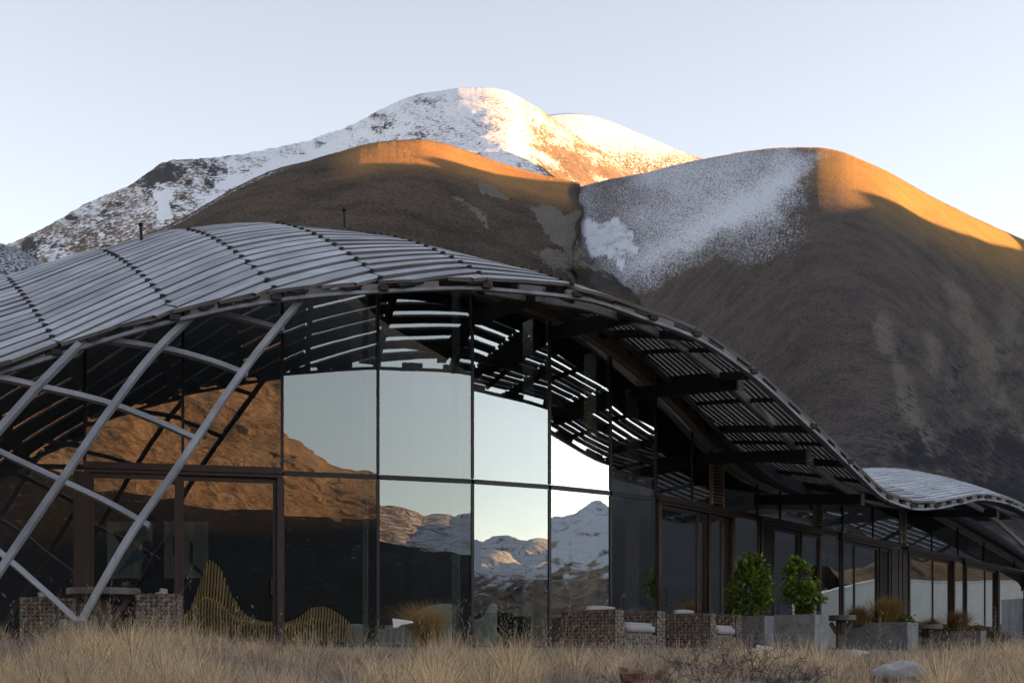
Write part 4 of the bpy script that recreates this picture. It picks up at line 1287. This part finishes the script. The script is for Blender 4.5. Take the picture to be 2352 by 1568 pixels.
# ------------------------------------------------------------------ wavy slatted bench behind the glass
def slat_bench():
    t = thing("slatted_bench", "wavy lounge bench of upright plywood ribs standing behind the sliding doors", "bench", at(607, 23.15), R(6))
    n = 62
    L0, L1 = -1.42, 1.46
    for i in range(n):
        f = i / (n - 1); x = lerp(L0, L1, f)
        hb = float(spl(f, [(0, 0.26), (0.06, 0.36), (0.12, 0.70), (0.175, 1.00), (0.23, 0.92), (0.31, 0.55), (0.40, 0.32), (0.5, 0.26), (0.6, 0.25), (0.68, 0.31), (0.76, 0.43), (0.82, 0.44), (0.9, 0.37), (1.0, 0.20)]))
        hf = float(spl(f, [(0, 0.20), (0.12, 0.42), (0.17, 0.52), (0.25, 0.45), (0.36, 0.27), (0.5, 0.22), (0.65, 0.21), (0.8, 0.27), (1.0, 0.16)]))
        hb *= 1.36; hf *= 1.42; zb = 0.10
        prof = [(-0.38, zb), (-0.40, hf * 0.75 + zb), (-0.30, hf + zb), (-0.08, hf * 0.92 + zb), (0.12, lerp(hf, hb, 0.45) + zb), (0.30, hb + zb), (0.36, hb * 0.97 + zb), (0.38, zb)]
        th = 0.012; m = len(prof)
        vs = [(x - th, y, z) for y, z in prof] + [(x + th, y, z) for y, z in prof]
        fs = [tuple(range(m))[::-1], tuple(m + k for k in range(m))] + [(k, (k + 1) % m, m + (k + 1) % m, m + k) for k in range(m)]
        me = MB().add(vs, fs).mesh("rib", "bench_ply"); add_uv(me)
        link("rib", me, t)
    for y in (-0.2, 0.2):
        MB().box((0.02, y, 0.06), (2.7, 0.06, 0.10)).build("bench_rail", "table_leg", t)
slat_bench()

# pale curved sofas inside
def sofa(label, u0, u1, Y, top, rz, cat="sofa"):
    a, b = at(u0, Y), at(u1, Y)
    w = b[0] - a[0]
    t = thing("curved_sofa", label, cat, ((a[0] + b[0]) / 2, Y, ZF), rz, "pale curved sofas")
    n = 16; vs = []; fs = []
    for i in range(n + 1):
        f = i / n; x = lerp(-w / 2, w / 2, f)
        h = float(spl(f, top))
        for y, z in ((-0.06, 0.06), (-0.09, h * 0.9), (-0.05, h), (0.06, h), (0.12, h * 0.9), (0.10, 0.06)):
            vs.append((x, y + 0.25 * (f - 0.5) ** 2, z))
    for i in range(n):
        for k in range(6):
            fs.append((i * 6 + k, (i + 1) * 6 + k, (i + 1) * 6 + (k + 1) % 6, i * 6 + (k + 1) % 6))
    fs += [tuple(range(6)), tuple(n * 6 + k for k in range(6))[::-1]]
    MB().add(vs, fs).build("sofa_back", "white_sofa", t, smooth=False)
    softbox("sofa_seat", (0, 0.48, 0.24), (w * 0.9, 0.66, 0.34), "white_sofa", t, 0.06)
sofa("long pale sofa with rising curved back inside the second glass panel from the door", 872, 1048, 24.3, [(0, 0.32), (0.3, 0.48), (0.65, 0.74), (0.85, 0.78), (1, 0.76)], R(8))
sofa("short pale sofa with a raised corner inside the middle glass panel", 1088, 1142, 25.2, [(0, 0.52), (0.4, 0.58), (0.8, 0.82), (1, 0.80)], R(12))
sofa("low pale footstool sofa inside, beyond the end of the slatted bench", 796, 838, 24.6, [(0, 0.42), (0.5, 0.44), (1, 0.43)], R(5))

# wall art
def art(label, u0, u1, v0, v1, Y, marks):
    a, b = W(u0, v1, Y), W(u1, v0, Y)
    t = thing("wall_art", label, "artwork", ((a.x + b.x) / 2, Y, a.z))
    w, h = b.x - a.x, b.z - a.z
    nb = 7
    for i in range(nb):
        x = -w / 2 + (i + 0.5) * w / nb
        me = MB().box((x, 0, h / 2), (w / nb - 0.006, 0.03 + 0.004 * (i % 2), h)).mesh("art_plank", "art_board"); add_uv(me); link("art_plank", me, t)
    for m, poly in marks:
        vs = [(-w / 2 + x * w, -0.024, z * h) for x, z in poly] + [(-w / 2 + x * w, -0.020, z * h) for x, z in poly]
        k = len(poly)
        MB().add(vs, [tuple(range(k)), tuple(range(k, 2 * k))[::-1]] + [(i, (i + 1) % k, k + (i + 1) % k, k + i) for i in range(k)]).build("painted_shape", m, t)
    # battens that hold it off the floor
    MB().box((0, 0.03, h * 0.5), (w * 0.9, 0.03, 0.06)).build("back_batten", "table_leg", t)
art("square plank artwork with blue abstract shapes behind the person", 246, 350, 1197, 1327, 26.2, [("art_blue", [(0.1, 0.02), (0.75, 0.35), (0.95, 0.3), (0.9, 0.6), (0.6, 0.5), (0.35, 0.2)]), ("art_dark", [(0.12, 0.8), (0.45, 0.85), (0.3, 0.6)]), ("art_blue", [(0.55, 0.7), (0.9, 0.78), (0.85, 0.9), (0.5, 0.82)])])
art("square plank artwork with dark upright bars, right of the person", 377, 478, 1197, 1327, 26.2, [("art_dark", [(0.2, 0.4), (0.26, 0.4), (0.26, 0.75), (0.2, 0.75)]), ("art_dark", [(0.58, 0.3), (0.66, 0.2), (0.66, 0.62), (0.6, 0.66)]), ("art_dark", [(0.66, 0.18), (0.9, 0.02), (0.96, 0.05), (0.7, 0.24)])])

# ------------------------------------------------------------------ the person inside
def person():
    t = thing("person", "person in dark clothing seen in profile through the sliding door", "person", at(340, 23.7), R(90))
    # local: facing +y is the walking direction; rotated so that the face looks to picture left
    V = {}
    verts, edges, rad = [], [], []
    def add(p, r, par=None):
        verts.append(p); rad.append(r)
        if par is not None: edges.append((par, len(verts) - 1))
        return len(verts) - 1
    pel = add((0, 0, 0.96), (0.155, 0.115))
    ab = add((0, 0.01, 1.12), (0.14, 0.105), pel)
    ch = add((0, -0.01, 1.34), (0.16, 0.12), ab)
    nk = add((0, -0.005, 1.50), (0.065, 0.065), ch)
    add((0, 0.015, 1.58), (0.055, 0.06), nk)
    for s in (-1, 1):
        sh = add((s * 0.17, -0.01, 1.43), (0.07, 0.07), ch)
        el = add((s * 0.235, 0.02, 1.15), (0.05, 0.05), sh)
        wr = add((s * 0.16, 0.25, 1.08), (0.035, 0.035), el)
        hp = add((s * 0.10, 0.0, 0.88), (0.10, 0.11), pel)
        kn = add((s * 0.11, 0.03 * s, 0.50), (0.065, 0.07), hp)
        an = add((s * 0.11, 0.03 * s - 0.02, 0.10), (0.045, 0.05), kn)
        add((s * 0.12, 0.03 * s + 0.15, 0.04), (0.04, 0.035), an)
    me = bpy.data.meshes.new("body"); me.from_pydata(verts, edges, [])
    me.materials.append(M["dark_cloth"])
    o = link("body", me, t)
    o.modifiers.new("skin", 'SKIN'); o.modifiers.new("sub", 'SUBSURF').levels = 2; o.modifiers["sub"].render_levels = 2
    for i, v in enumerate(me.skin_vertices[0].data): v.radius = rad[i]
    me.skin_vertices[0].data[0].use_root = True
    # head with face
    bm = bmesh.new(); bmesh.ops.create_uvsphere(bm, u_segments=24, v_segments=18, radius=1)
    for v in bm.verts:
        x, y, z = v.co
        y2 = y * 0.098; x2 = x * (0.076 - 0.016 * max(0, -z)); z2 = z * 0.118
        if y > 0.3 and -0.75 < z < 0.45: y2 += 0.006
        if y > 0.55 and abs(x) < 0.28:
            y2 += 0.026 * math.exp(-((z + 0.12) / 0.16) ** 2) * (1 - abs(x) / 0.28)   # nose
            y2 += 0.008 * math.exp(-((z + 0.48) / 0.09) ** 2)                          # lips
            y2 += 0.012 * math.exp(-((z + 0.78) / 0.12) ** 2)                          # chin
        if y > 0.4 and abs(abs(x) - 0.34) < 0.16: y2 -= 0.008 * math.exp(-((z - 0.06) / 0.12) ** 2)   # eye sockets
        v.co = (x2, y2, z2)
    bmesh.ops.translate(bm, verts=bm.verts, vec=(0, 0.035, 1.68))
    hm = bpy.data.meshes.new("head"); bm.to_mesh(hm); bm.free(); hm.materials.append(M["skin"])
    hm.polygons.foreach_set("use_smooth", [True] * len(hm.polygons))
    h = link("head", hm, t)
    for s in (-1, 1):
        MB().lathe([(0.004, -0.012), (0.011, -0.005), (0.011, 0.005), (0.004, 0.012)], (s * 0.028, 0.121, 1.688), 8).build("eye", "hair", h)
        MB().lathe([(0.008, -0.028), (0.014, 0.0), (0.010, 0.028)], (s * 0.074, 0.02, 1.675), 8).build("ear", "skin", h)
    bm = bmesh.new(); bmesh.ops.create_uvsphere(bm, u_segments=24, v_segments=16, radius=1)
    for v in bm.verts:
        x, y, z = v.co
        v.co = (x * 0.088, y * 0.108 - 0.012, z * 0.126 + 0.012)
    bmesh.ops.delete(bm, geom=[v for v in bm.verts if (v.co.y > 0.045 and v.co.z < 0.068) or v.co.z < -0.10], context='VERTS')
    bmesh.ops.translate(bm, verts=bm.verts, vec=(0, 0.035, 1.68))
    hr = bpy.data.meshes.new("hair"); bm.to_mesh(hr); bm.free(); hr.materials.append(M["hair"])
    ho = link("hair", hr, h); so = ho.modifiers.new("s", 'SOLIDIFY'); so.thickness = 0.012
    # hands: palm, four fingers and thumb, loosely curled
    for s in (-1, 1):
        vs, es, rd = [(s * 0.16, 0.25, 1.08), (s * 0.155, 0.30, 1.075), (s * 0.15, 0.335, 1.07)], [(0, 1), (1, 2)], [(0.026, 0.03), (0.022, 0.04), (0.018, 0.04)]
        for k, ln in enumerate((0.068, 0.078, 0.074, 0.058)):
            z0 = 1.098 - k * 0.019
            i = len(vs)
            vs += [(s * 0.15, 0.345, z0), (s * 0.142, 0.345 + ln * 0.55, z0 - 0.006), (s * 0.118, 0.345 + ln * 0.85, z0 - 0.014)]
            rd += [(0.0095, 0.0095), (0.0085, 0.0085), (0.007, 0.007)]; es += [(2, i), (i, i + 1), (i + 1, i + 2)]
        i = len(vs)
        vs += [(s * 0.142, 0.295, 1.112), (s * 0.125, 0.325, 1.128)]; rd += [(0.011, 0.011), (0.008, 0.008)]; es += [(1, i), (i, i + 1)]
        m2 = bpy.data.meshes.new("hand"); m2.from_pydata(vs, es, []); m2.materials.append(M["skin"])
        q = link("hand", m2, t); q.modifiers.new("skin", 'SKIN'); q.modifiers.new("sub", 'SUBSURF').render_levels = 1
        for i, v in enumerate(m2.skin_vertices[0].data): v.radius = rd[i]
        m2.skin_vertices[0].data[0].use_root = True
person()

# curtains inside the wing
def curtain(label, u0, u1, z1=2.7):
    p0, _ = fac(u0); p1, _ = fac(u1); n = seg_n(p0, p1)
    m = 60
    t = thing("curtain", label, "curtain", (*(p0 - n * 0.35).xy, ZF), 0, "sheer curtains in the wing")
    vs, fs = [], []
    for i in range(m):
        f = i / (m - 1); q = p0.lerp(p1, f) - p0 + n * (0.05 * math.sin(f * 38) + 0.02 * math.sin(f * 91))
        vs += [(q.x, q.y, 0.02), (q.x, q.y, z1 - ZF)]
    for i in range(m - 1): fs.append((2 * i, 2 * i + 2, 2 * i + 3, 2 * i + 1))
    o = MB().add(vs, fs).build("drape", "curtain", t, smooth=True)
    o.modifiers.new("s", 'SOLIDIFY').thickness = 0.006
    q = p1 - p0
    MB().tube([(0, 0, z1 - ZF + 0.02), (q.x, q.y, z1 - ZF + 0.02)], 0.015, 6).build("curtain_rail", "black_frame", t)
curtain("sheer curtain behind the fixed pane between the first two wing doors", 1688, 1738)
curtain("sheer curtain gathered at the left of the second wing door", 1782, 1800)
curtain("sheer curtain behind the narrow pane after the second wing door", 1890, 1926)
curtain("sheer curtain gathered inside the third wing door", 1966, 1985)
curtain("sheer curtain inside the fourth wing door", 2090, 2138)

# desk with lamp, inside the corner
t = thing("desk", "low grey desk inside, left of the first wing door", "desk", at(1425, 27.6))
MB().box((0, 0, 0.68), (0.62, 0.5, 0.04)).build("desk_top", "concrete", t)
MB().box((-0.27, 0, 0.33), (0.04, 0.46, 0.66)).build("desk_side", "concrete", t); MB().box((0.27, 0, 0.33), (0.04, 0.46, 0.66)).build("desk_side", "concrete", t)
MB().box((0, -0.22, 0.5), (0.5, 0.02, 0.32)).build("desk_front", "concrete", t)
t = thing("desk_lamp", "thin chrome desk lamp on the grey desk", "lamp", at(1427, 27.6, ZF + 0.70))
MB().lathe([(0.07, 0), (0.07, 0.012), (0.01, 0.02)], seg=16).build("lamp_base", "white_enamel", t)
MB().tube([(0, 0, 0.015), (0, 0, 0.36), (0.04, 0, 0.40)], 0.008, 6).build("lamp_stem", "white_enamel", t)
MB().lathe([(0.015, 0.40), (0.035, 0.33)], (0.05, 0, 0), 10).build("lamp_shade", "white_enamel", t)
for u, lb in ((1352, "small amber table lamp inside, left of a glass fin"), (1384, "small amber table lamp inside, right of a glass fin")):
    t = thing("table_lamp", lb, "lamp", at(u, 27.4), group="small amber lamps")
    MB().box((0, 0, 0.40), (0.24, 0.24, 0.80)).build("lamp_stand", "interior_wall", t)
    MB().box((0, 0, 0.90), (0.11, 0.11, 0.13)).build("lamp_shade", "amber_lamp", t)

# ------------------------------------------------------------------ planters and plants
WR = math.atan2(WD.y, WD.x)
def planter(label, u, Y, W_, L_, H, group="concrete planters"):
    """box with its near corner on column u; end face looks towards the camera"""
    c = Vector(at(u, Y)); n = Vector((WD.y, -WD.x, 0))
    cen = c + WD * (L_ / 2) - n * (W_ / 2)
    t = thing("concrete_planter", label, "planter", (cen.x, cen.y, ZF), WR, group)
    w = 0.07
    MB().box((0, -W_ / 2 + w / 2, H / 2), (L_, w, H)).build("planter_side", "concrete", t, bevel=0.008)
    MB().box((0, W_ / 2 - w / 2, H / 2), (L_, w, H)).build("planter_side", "concrete", t, bevel=0.008)
    MB().box((-L_ / 2 + w / 2, 0, H / 2), (w, W_ - 2 * w - 0.004, H - 0.004)).build("planter_end", "concrete", t, bevel=0.008)
    MB().box((L_ / 2 - w / 2, 0, H / 2), (w, W_ - 2 * w - 0.004, H - 0.004)).build("planter_end", "concrete", t, bevel=0.008)
    MB().box((0, 0, H - 0.07), (L_ - 2 * w - 0.01, W_ - 2 * w - 0.01, 0.06)).build("planter_soil", "soil", t)
    return Vector((cen.x, cen.y, ZF + H - 0.04))
c1 = planter("square concrete planter beside the wicker armchair, holding a leafy shrub", 1756, 25.8, 0.62, 0.60, 0.62)
c2 = planter("square stained concrete planter holding the second, slimmer leafy shrub", 1872, 24.4, 0.76, 0.66, 0.60)
c3 = planter("long concrete planter with two golden tussocks before the third wing door", 2085, 29.0, 1.35, 0.70, 0.58)
c4 = planter("farthest concrete planter with small tussocks near the end wall", 2254, 37.5, 1.6, 0.75, 0.56)

def leaf_cloud(n, rx, rz_fun, h, size, seed):
    r = np.random.default_rng(seed)
    z = r.uniform(0.0, 1, n); rad = rz_fun(z) * np.clip(r.normal(0.78, 0.22, n), 0.05, 1.15)
    a = r.uniform(0, 2 * np.pi, n)
    lump = 1 + 0.28 * vnoise(np.cos(a) * 2.2 + seed, np.sin(a) * 2.2, z * 5)
    rad = rad * lump
    nt = max(24, n // 45)                                # branch tips
    tz = r.uniform(0.04, 1, nt); ta = r.uniform(0, 2 * np.pi, nt); tr = rz_fun(tz) * r.uniform(0.35, 1.12, nt)
    tc = np.stack([np.cos(ta) * tr * rx, np.sin(ta) * tr * rx, tz * h], 1)
    c = np.stack([np.cos(a) * rad * rx, np.sin(a) * rad * rx, z * h], 1)
    pick = r.integers(0, nt, n); onb = r.uniform(0, 1, n) < 0.82
    c = np.where(onb[:, None], tc[pick] + r.normal(0, 1, (n, 3)) * np.array([0.055, 0.055, 0.06]) * (rx / 0.35), c)
    c[:, 2] = np.maximum(c[:, 2], 0.0)
    d = np.stack([np.cos(a), np.sin(a), r.uniform(-0.2, 1.2, n)], 1) + r.normal(0, 0.5, (n, 3)); d /= np.linalg.norm(d, axis=1)[:, None]
    s = np.cross(d, r.normal(0, 1, (n, 3))); s /= np.linalg.norm(s, axis=1)[:, None]
    up = np.cross(s, d)
    L = (size * r.uniform(0.7, 1.35, n))[:, None]
    co = np.zeros((n, 6, 3))
    co[:, 0] = c; co[:, 1] = c + d * L * 0.4 + s * L * 0.27 + up * L * 0.06; co[:, 2] = c + d * L * 0.8 + s * L * 0.22 + up * L * 0.04
    co[:, 3] = c + d * L; co[:, 4] = c + d * L * 0.8 - s * L * 0.22 + up * L * 0.04; co[:, 5] = c + d * L * 0.4 - s * L * 0.27 + up * L * 0.06
    o = (np.arange(n) * 6)[:, None]
    f = np.concatenate([o + np.array([[0, 1, 2]]), o + np.array([[0, 2, 3]]), o + np.array([[0, 3, 4]]), o + np.array([[0, 4, 5]])], 1).reshape(-1, 3)
    tint = np.repeat(np.stack([r.uniform(0.75, 1.3, n), r.uniform(0.8, 1.25, n), r.uniform(0.6, 1.1, n)], 1), 6, 0)
    return co.reshape(-1, 3), f, tint
def shrub(label, c, h, rx, prof, n, seed, lean=0.0):
    t = thing("leafy_shrub", label, "shrub", c, group="leafy shrubs in planters")
    co, f, ti = leaf_cloud(n, rx, lambda z: ip(z, prof), h, 0.088, seed)
    co[:, 0] += lean * (co[:, 2] / h) ** 2
    blade_obj("foliage", "shrub_leaf", [(co, f, ti)], t)
    rr = random.Random(seed)
    for k in range(7):
        a = rr.uniform(0, 6.28); b = rr.uniform(0.25, 0.6) * rx
        MB().tube([(0.03 * math.cos(a), 0.03 * math.sin(a), -0.02), (b * 0.5 * math.cos(a), b * 0.5 * math.sin(a), h * 0.4), (b * math.cos(a + 0.3), b * math.sin(a + 0.3), h * 0.85)], [0.014, 0.010, 0.004], 5).build("stem", "stem_bark", t)
shrub("broad leafy green shrub in the planter beside the wicker armchair", (at(1722, c1.y)[0], c1.y, c1.z), 1.06, 0.40, [(0, 0.45), (0.12, 0.75), (0.35, 1.05), (0.6, 0.95), (0.8, 0.62), (0.92, 0.36), (1, 0.12)], 1900, 5, 0.06)
shrub("slimmer leafy green shrub in the stained planter", (at(1843, c2.y)[0], c2.y, c2.z), 0.98, 0.28, [(0, 0.3), (0.15, 0.7), (0.35, 1.05), (0.6, 1.0), (0.8, 0.85), (0.92, 0.6), (1, 0.3)], 1300, 9, -0.12)
for dx, dy, h, n, lb, s, cc in ((-0.50, -0.1, 0.42, 900, "drooping brown-gold tussock at the left of the long planter", 0.3, OLD), (0.12, 0.0, 0.62, 1300, "tall bushy golden tussock at the right of the long planter", 0.34, GOLD)):
    p = c3 + Vector((dx, dy, 0))
    u = CX + FOC * p.x / p.y
    tussock(lb, u, 0, p.y, h, s, n, cc, OLD, (0.1, 0), z=p.z)
for dx, h, n, lb, s in ((-0.62, 0.45, 500, "small olive tussock at the left of the farthest planter", 0.35), (0.1, 0.66, 700, "reddish upright tussock in the farthest planter", 0.32)):
    p = c4 + Vector((dx, 0, 0)); u = CX + FOC * p.x / p.y
    tussock(lb, u, 0, p.y, h, s, n, (0.24, 0.16, 0.07) if dx < 0 else (0.25, 0.13, 0.08), OLD, (0, 0), z=p.z)
# creeping ground cover spilling over the planters
def creeper(label, c, w, seed, n=700):
    t = thing("creeping_plant", label, "plant", c, group="low plants in the planters")
    co, f, ti = leaf_cloud(n, w, lambda z: 1 - 0.6 * z, 0.16, 0.045, seed)
    blade_obj("leaves", "shrub_leaf", [(co, f, ti * np.array([0.8, 0.55, 0.9]))], t)
    MB().tube([(-w * 0.6, 0, 0.0), (0, 0.03, 0.03), (w * 0.6, 0, 0.0)], 0.008, 5).build("runner", "stem_bark", t)
creeper("low dark creeper spilling over the right end of the long planter", c3 + Vector((0.42, -0.05, -0.02)), 0.30, 21)
creeper("low dark creeper in the middle of the farthest planter", c4 + Vector((-0.2, -0.1, -0.02)), 0.36, 22)
creeper("low dark creeper at the right end of the farthest planter", c4 + Vector((0.65, -0.1, -0.02)), 0.34, 23)

# curved end wall of pale upright boards at the far right
t = thing("board_fence", "pale curved fence of upright boards at the end of the terrace", "fence", at(2330, 48.5))
for i in range(14):
    x = -0.75 + i * 0.20
    me = MB().box((x, 0.04 * i, 0.95), (0.19, 0.04, 1.9)).mesh("fence_board", "grey_beam"); add_uv(me); link("fence_board", me, t)
MB().box((0.5, 0.35, 1.2), (2.9, 0.05, 0.10), 0.19).build("fence_rail", "grey_beam", t)

# pale curved wall and grassy bank beyond the terrace, out of frame to the right: they stand mirrored in the wing's windows
WALL = [(22.2, 42.6, 2.0), (23.3, 44.7, 2.5), (24.4, 48.6, 3.1), (25.3, 51.5, 3.1), (26.7, 55.8, 3.3), (28.2, 61.0, 3.4), (30.5, 68.0, 3.3)]
t = thing("curved_wall", "pale curved garden wall seen mirrored in the far wing windows", "wall", (24.4, 48.6, -0.1))
wp = curve3([(x - 24.4, y - 48.6, z) for x, y, z in WALL], 40)
vs = []
for i, p in enumerate(wp):
    d = (wp[min(i + 1, 39)] - wp[max(i - 1, 0)]); d.z = 0; d.normalize(); nn = Vector((d.y, -d.x, 0)) * 0.12
    vs += [(p.x - nn.x, p.y - nn.y, 0), (p.x - nn.x, p.y - nn.y, p.z), (p.x + nn.x, p.y + nn.y, p.z), (p.x + nn.x, p.y + nn.y, 0)]
fs = [(i * 4 + k, i * 4 + 4 + k, i * 4 + 5 + k, i * 4 + 1 + k) for i in range(39) for k in range(3)] + [(0, 1, 2, 3), (159, 158, 157, 156)]
MB().add(vs, fs).build("wall_body", "pale_render", t)
MB().sweep([p + Vector((0, 0, 0.03)) for p in wp], 0.30, 0.055).build("wall_coping", "pale_render", t)
bn = np.linspace(0, 1, 40); bt_ = np.linspace(0, 1, 24)
bx = np.array([[WALL[0][0] + (WALL[-1][0] - WALL[0][0]) * a * 1.1 + 1.2 + 12 * b for a in bn] for b in bt_])
by = np.array([[WALL[0][1] + (WALL[-1][1] - WALL[0][1]) * a * 1.25 + 6 + 2 * b for a in bn] for b in bt_])
bz = 1.2 + 4.2 * sstep(0, 0.75, bt_)[:, None] * (0.7 + 0.3 * fbm(bx / 12, by / 12)) + 0.5 * fbm(bx / 3, by / 3)
bz = np.where(bt_[:, None] > 0.8, bz - 10 * (bt_[:, None] - 0.8) / 0.2, bz); bz[0] = -0.3
me = np_mesh("grassy_bank", np.stack([bx.ravel(), by.ravel(), bz.ravel()], 1), grid_faces(24, 40), "brown_tussock")
set_col(me, "mask", np.stack([np.full(bx.size, -0.8), np.zeros(bx.size), 0.25 + 0.4 * fbm(bx / 5, by / 5).ravel(), np.full(bx.size, 0.45)], 1))
tag(link("grassy_bank", me), kind="structure")

# ------------------------------------------------------------------ marker lights, boulder, log, thorn bush
def marker(label, u, v, Y):
    p = W(u, v, Y); gzv = float(gz(np.array([p.x]), np.array([p.y]))[0])
    t = thing("marker_light", label, "garden light", (p.x, p.y, gzv), R(-20), "white wedge marker lights")
    h = p.z - gzv
    MB().tube([(0, 0, -0.05), (0, 0, h + 0.02)], 0.018, 8).build("stake", "plate_steel", t)
    prof = [(x * 0.72, z * 0.78) for x, z in ((-0.13, 0.0), (-0.15, 0.13), (0.15, 0.085), (0.15, 0.065), (0.02, 0.05), (-0.06, 0.015))]
    k = len(prof)
    vs = [(x, -0.05, z + h) for x, z in prof] + [(x, 0.05, z + h) for x, z in prof]
    MB().add(vs, [tuple(range(k)), tuple(range(k, 2 * k))[::-1]] + [(i, (i + 1) % k, k + (i + 1) % k, k + i) for i in range(k)]).build("lamp_hood", "white_enamel", t, bevel=0.006)
marker("white wedge marker light beside the golden tussock", 925, 1440, 17.2)
marker("white wedge marker light in front of the two shrub planters", 1757, 1497, 20.5)
marker("white wedge marker light left of the pale boulder", 1977, 1507, 21.0)

def boulder():
    p = W(2062, 1534, 14.2); p.z = float(gz(np.array([p.x]), np.array([p.y]))[0])
    t = thing("boulder", "smooth pale grey boulder lying in the grass on the right", "boulder", (p.x, p.y, p.z - 0.07))
    bm = bmesh.new(); bmesh.ops.create_icosphere(bm, subdivisions=5, radius=1)
    co = np.array([v.co[:] for v in bm.verts])
    nz = fbm(co[:, 0] * 1.1 + 4, co[:, 1] * 1.1, co[:, 2] * 1.1, 4)
    for v, k in zip(bm.verts, nz):
        x, y, z = v.co
        waist = 1 - 0.24 * math.exp(-((x + 0.25) / 0.2) ** 2) * (z > -0.2)
        sq = lambda q, e: math.copysign(abs(q) ** e, q)
        v.co = Vector((sq(x, 0.85) * 0.255, sq(y, 0.8) * 0.16, sq(z, 0.8) * (0.115 + 0.02 * x) * waist + 0.19)) * (1 + 0.10 * k)
    me = bpy.data.meshes.new("stone"); bm.to_mesh(me); bm.free(); me.materials.append(M["boulder_stone"])
    me.polygons.foreach_set("use_smooth", [True] * len(me.polygons))
    link("stone", me, t)
boulder()
def small_stone(label, u, v, Y, r):
    p = W(u, v, Y)
    bm = bmesh.new(); bmesh.ops.create_icosphere(bm, subdivisions=3, radius=r)
    for w in bm.verts: w.co.z *= 0.7; w.co *= 1 + 0.15 * random.uniform(-1, 1)
    me = bpy.data.meshes.new("stone"); bm.to_mesh(me); bm.free(); me.materials.append(M["boulder_stone"])
    me.polygons.foreach_set("use_smooth", [True] * len(me.polygons))
    o = link("stone", me); o.location = p; tag(o, label, "stone")
small_stone("dark rounded stone just left of the far marker light", 1948, 1508, 21.4, 0.15)
small_stone("small rounded stone left of the near marker light", 1738, 1500, 20.9, 0.12)

def log():
    p = W(1478, 1560, 12.2)
    t = thing("driftwood_log", "split weathered log with reddish broken end lying in the grass", "log", (p.x, p.y, p.z - 0.06), R(-14))
    n, sg = 9, 10; vs, fs = [], []
    for i in range(n):
        f = i / (n - 1); x = -0.17 + 0.36 * f
        for k in range(sg):
            a = 2 * math.pi * k / sg
            r = (0.075 - 0.03 * f) * (1 + 0.22 * math.sin(3 * a + 4 * f) + 0.12 * random.uniform(-1, 1))
            vs.append((x + (0.03 * math.cos(a * 2) if i in (0, n - 1) else 0), r * math.cos(a), 0.05 + 0.02 * math.sin(f * 5) + r * math.sin(a)))
    for i in range(n - 1):
        for k in range(sg): fs.append((i * sg + k, i * sg + (k + 1) % sg, (i + 1) * sg + (k + 1) % sg, (i + 1) * sg + k))
    fs += [tuple(range(sg))[::-1], tuple((n - 1) * sg + k for k in range(sg))]
    MB().add(vs, fs).build("log_trunk", "wood_log", t)
    MB().tube([(0.08, -0.02, 0.07), (0.17, -0.05, 0.13), (0.20, -0.07, 0.13)], [0.04, 0.028, 0.012], 7).build("log_stub", "wood_log", t)
    MB().add([(-0.18, -0.05, 0.0), (-0.22, 0.0, 0.17), (-0.15, 0.04, 0.16), (-0.08, 0.02, 0.05), (-0.18, 0.03, 0.0), (-0.12, -0.05, 0.06)], [(0, 1, 2, 5), (0, 4, 1), (4, 3, 2, 1), (0, 5, 3, 4), (5, 2, 3)]).build("log_splinter", "wood_log", t)
log()

def thorn(label, u, v, Y, w, h, n, seed):
    p = W(u, v, Y)
    p.z = float(gz(np.array([p.x]), np.array([p.y]))[0])
    t = thing("thorn_bush", label, "bush", p, group="leafless thorn bushes")
    rr = random.Random(seed)
    mb = MB()
    def grow(a, d, ln, r, depth):
        pts = [a]; q = a
        for i in range(4):
            d = (d + Vector((rr.gauss(0, 0.35), rr.gauss(0, 0.35), rr.gauss(0, 0.22)))).normalized()
            q = q + d * ln / 4; pts.append(q)
            if depth > 0 and rr.random() < 0.85:
                grow(q, (d + Vector((rr.gauss(0, 0.9), rr.gauss(0, 0.9), rr.gauss(0.1, 0.5)))).normalized(), ln * 0.58, r * 0.65, depth - 1)
            # thorn
            e = q + Vector((rr.gauss(0, 1), rr.gauss(0, 1), rr.gauss(0, 1))).normalized() * 0.03
            mb.add([q + Vector((0, 0, r)), q - Vector((0, 0, r)), e], [(0, 1, 2)])
        mb.tube(pts, [r, r * 0.9, r * 0.8, r * 0.65, r * 0.4], 3, caps=False)
    for i in range(n):
        a = rr.uniform(0, 6.28); b = rr.uniform(0, 0.5) * w
        grow(Vector((b * math.cos(a), b * 0.6 * math.sin(a), 0)), Vector((0.8 * math.cos(a), 0.5 * math.sin(a), rr.uniform(0.5, 1.0))).normalized(), h * rr.uniform(0.7, 1.15), 0.0055, 3)
    o = mb.build("twigs", "thorn_twig", t)
    set_col(o.data, "tint", np.tile(np.array([[0.105, 0.082, 0.092]]), (len(o.data.vertices), 1)))
    MB().lathe([(0.05, -0.03), (0.04, 0.05)], seg=8).build("root_stock", "stem_bark", t)
thorn("tangled leafless purple-grey thorn bush in the grass before the armchairs", 1690, 1560, 12.6, 0.75, 0.36, 18, 4)
thorn("smaller purple-grey thorn bush right of the big one", 1840, 1566, 11.6, 0.5, 0.30, 11, 8)
thorn("thorn bush at the bottom edge left of the big one", 1560, 1568, 11.0, 0.45, 0.30, 10, 15)
print("objects", len(bpy.data.objects))
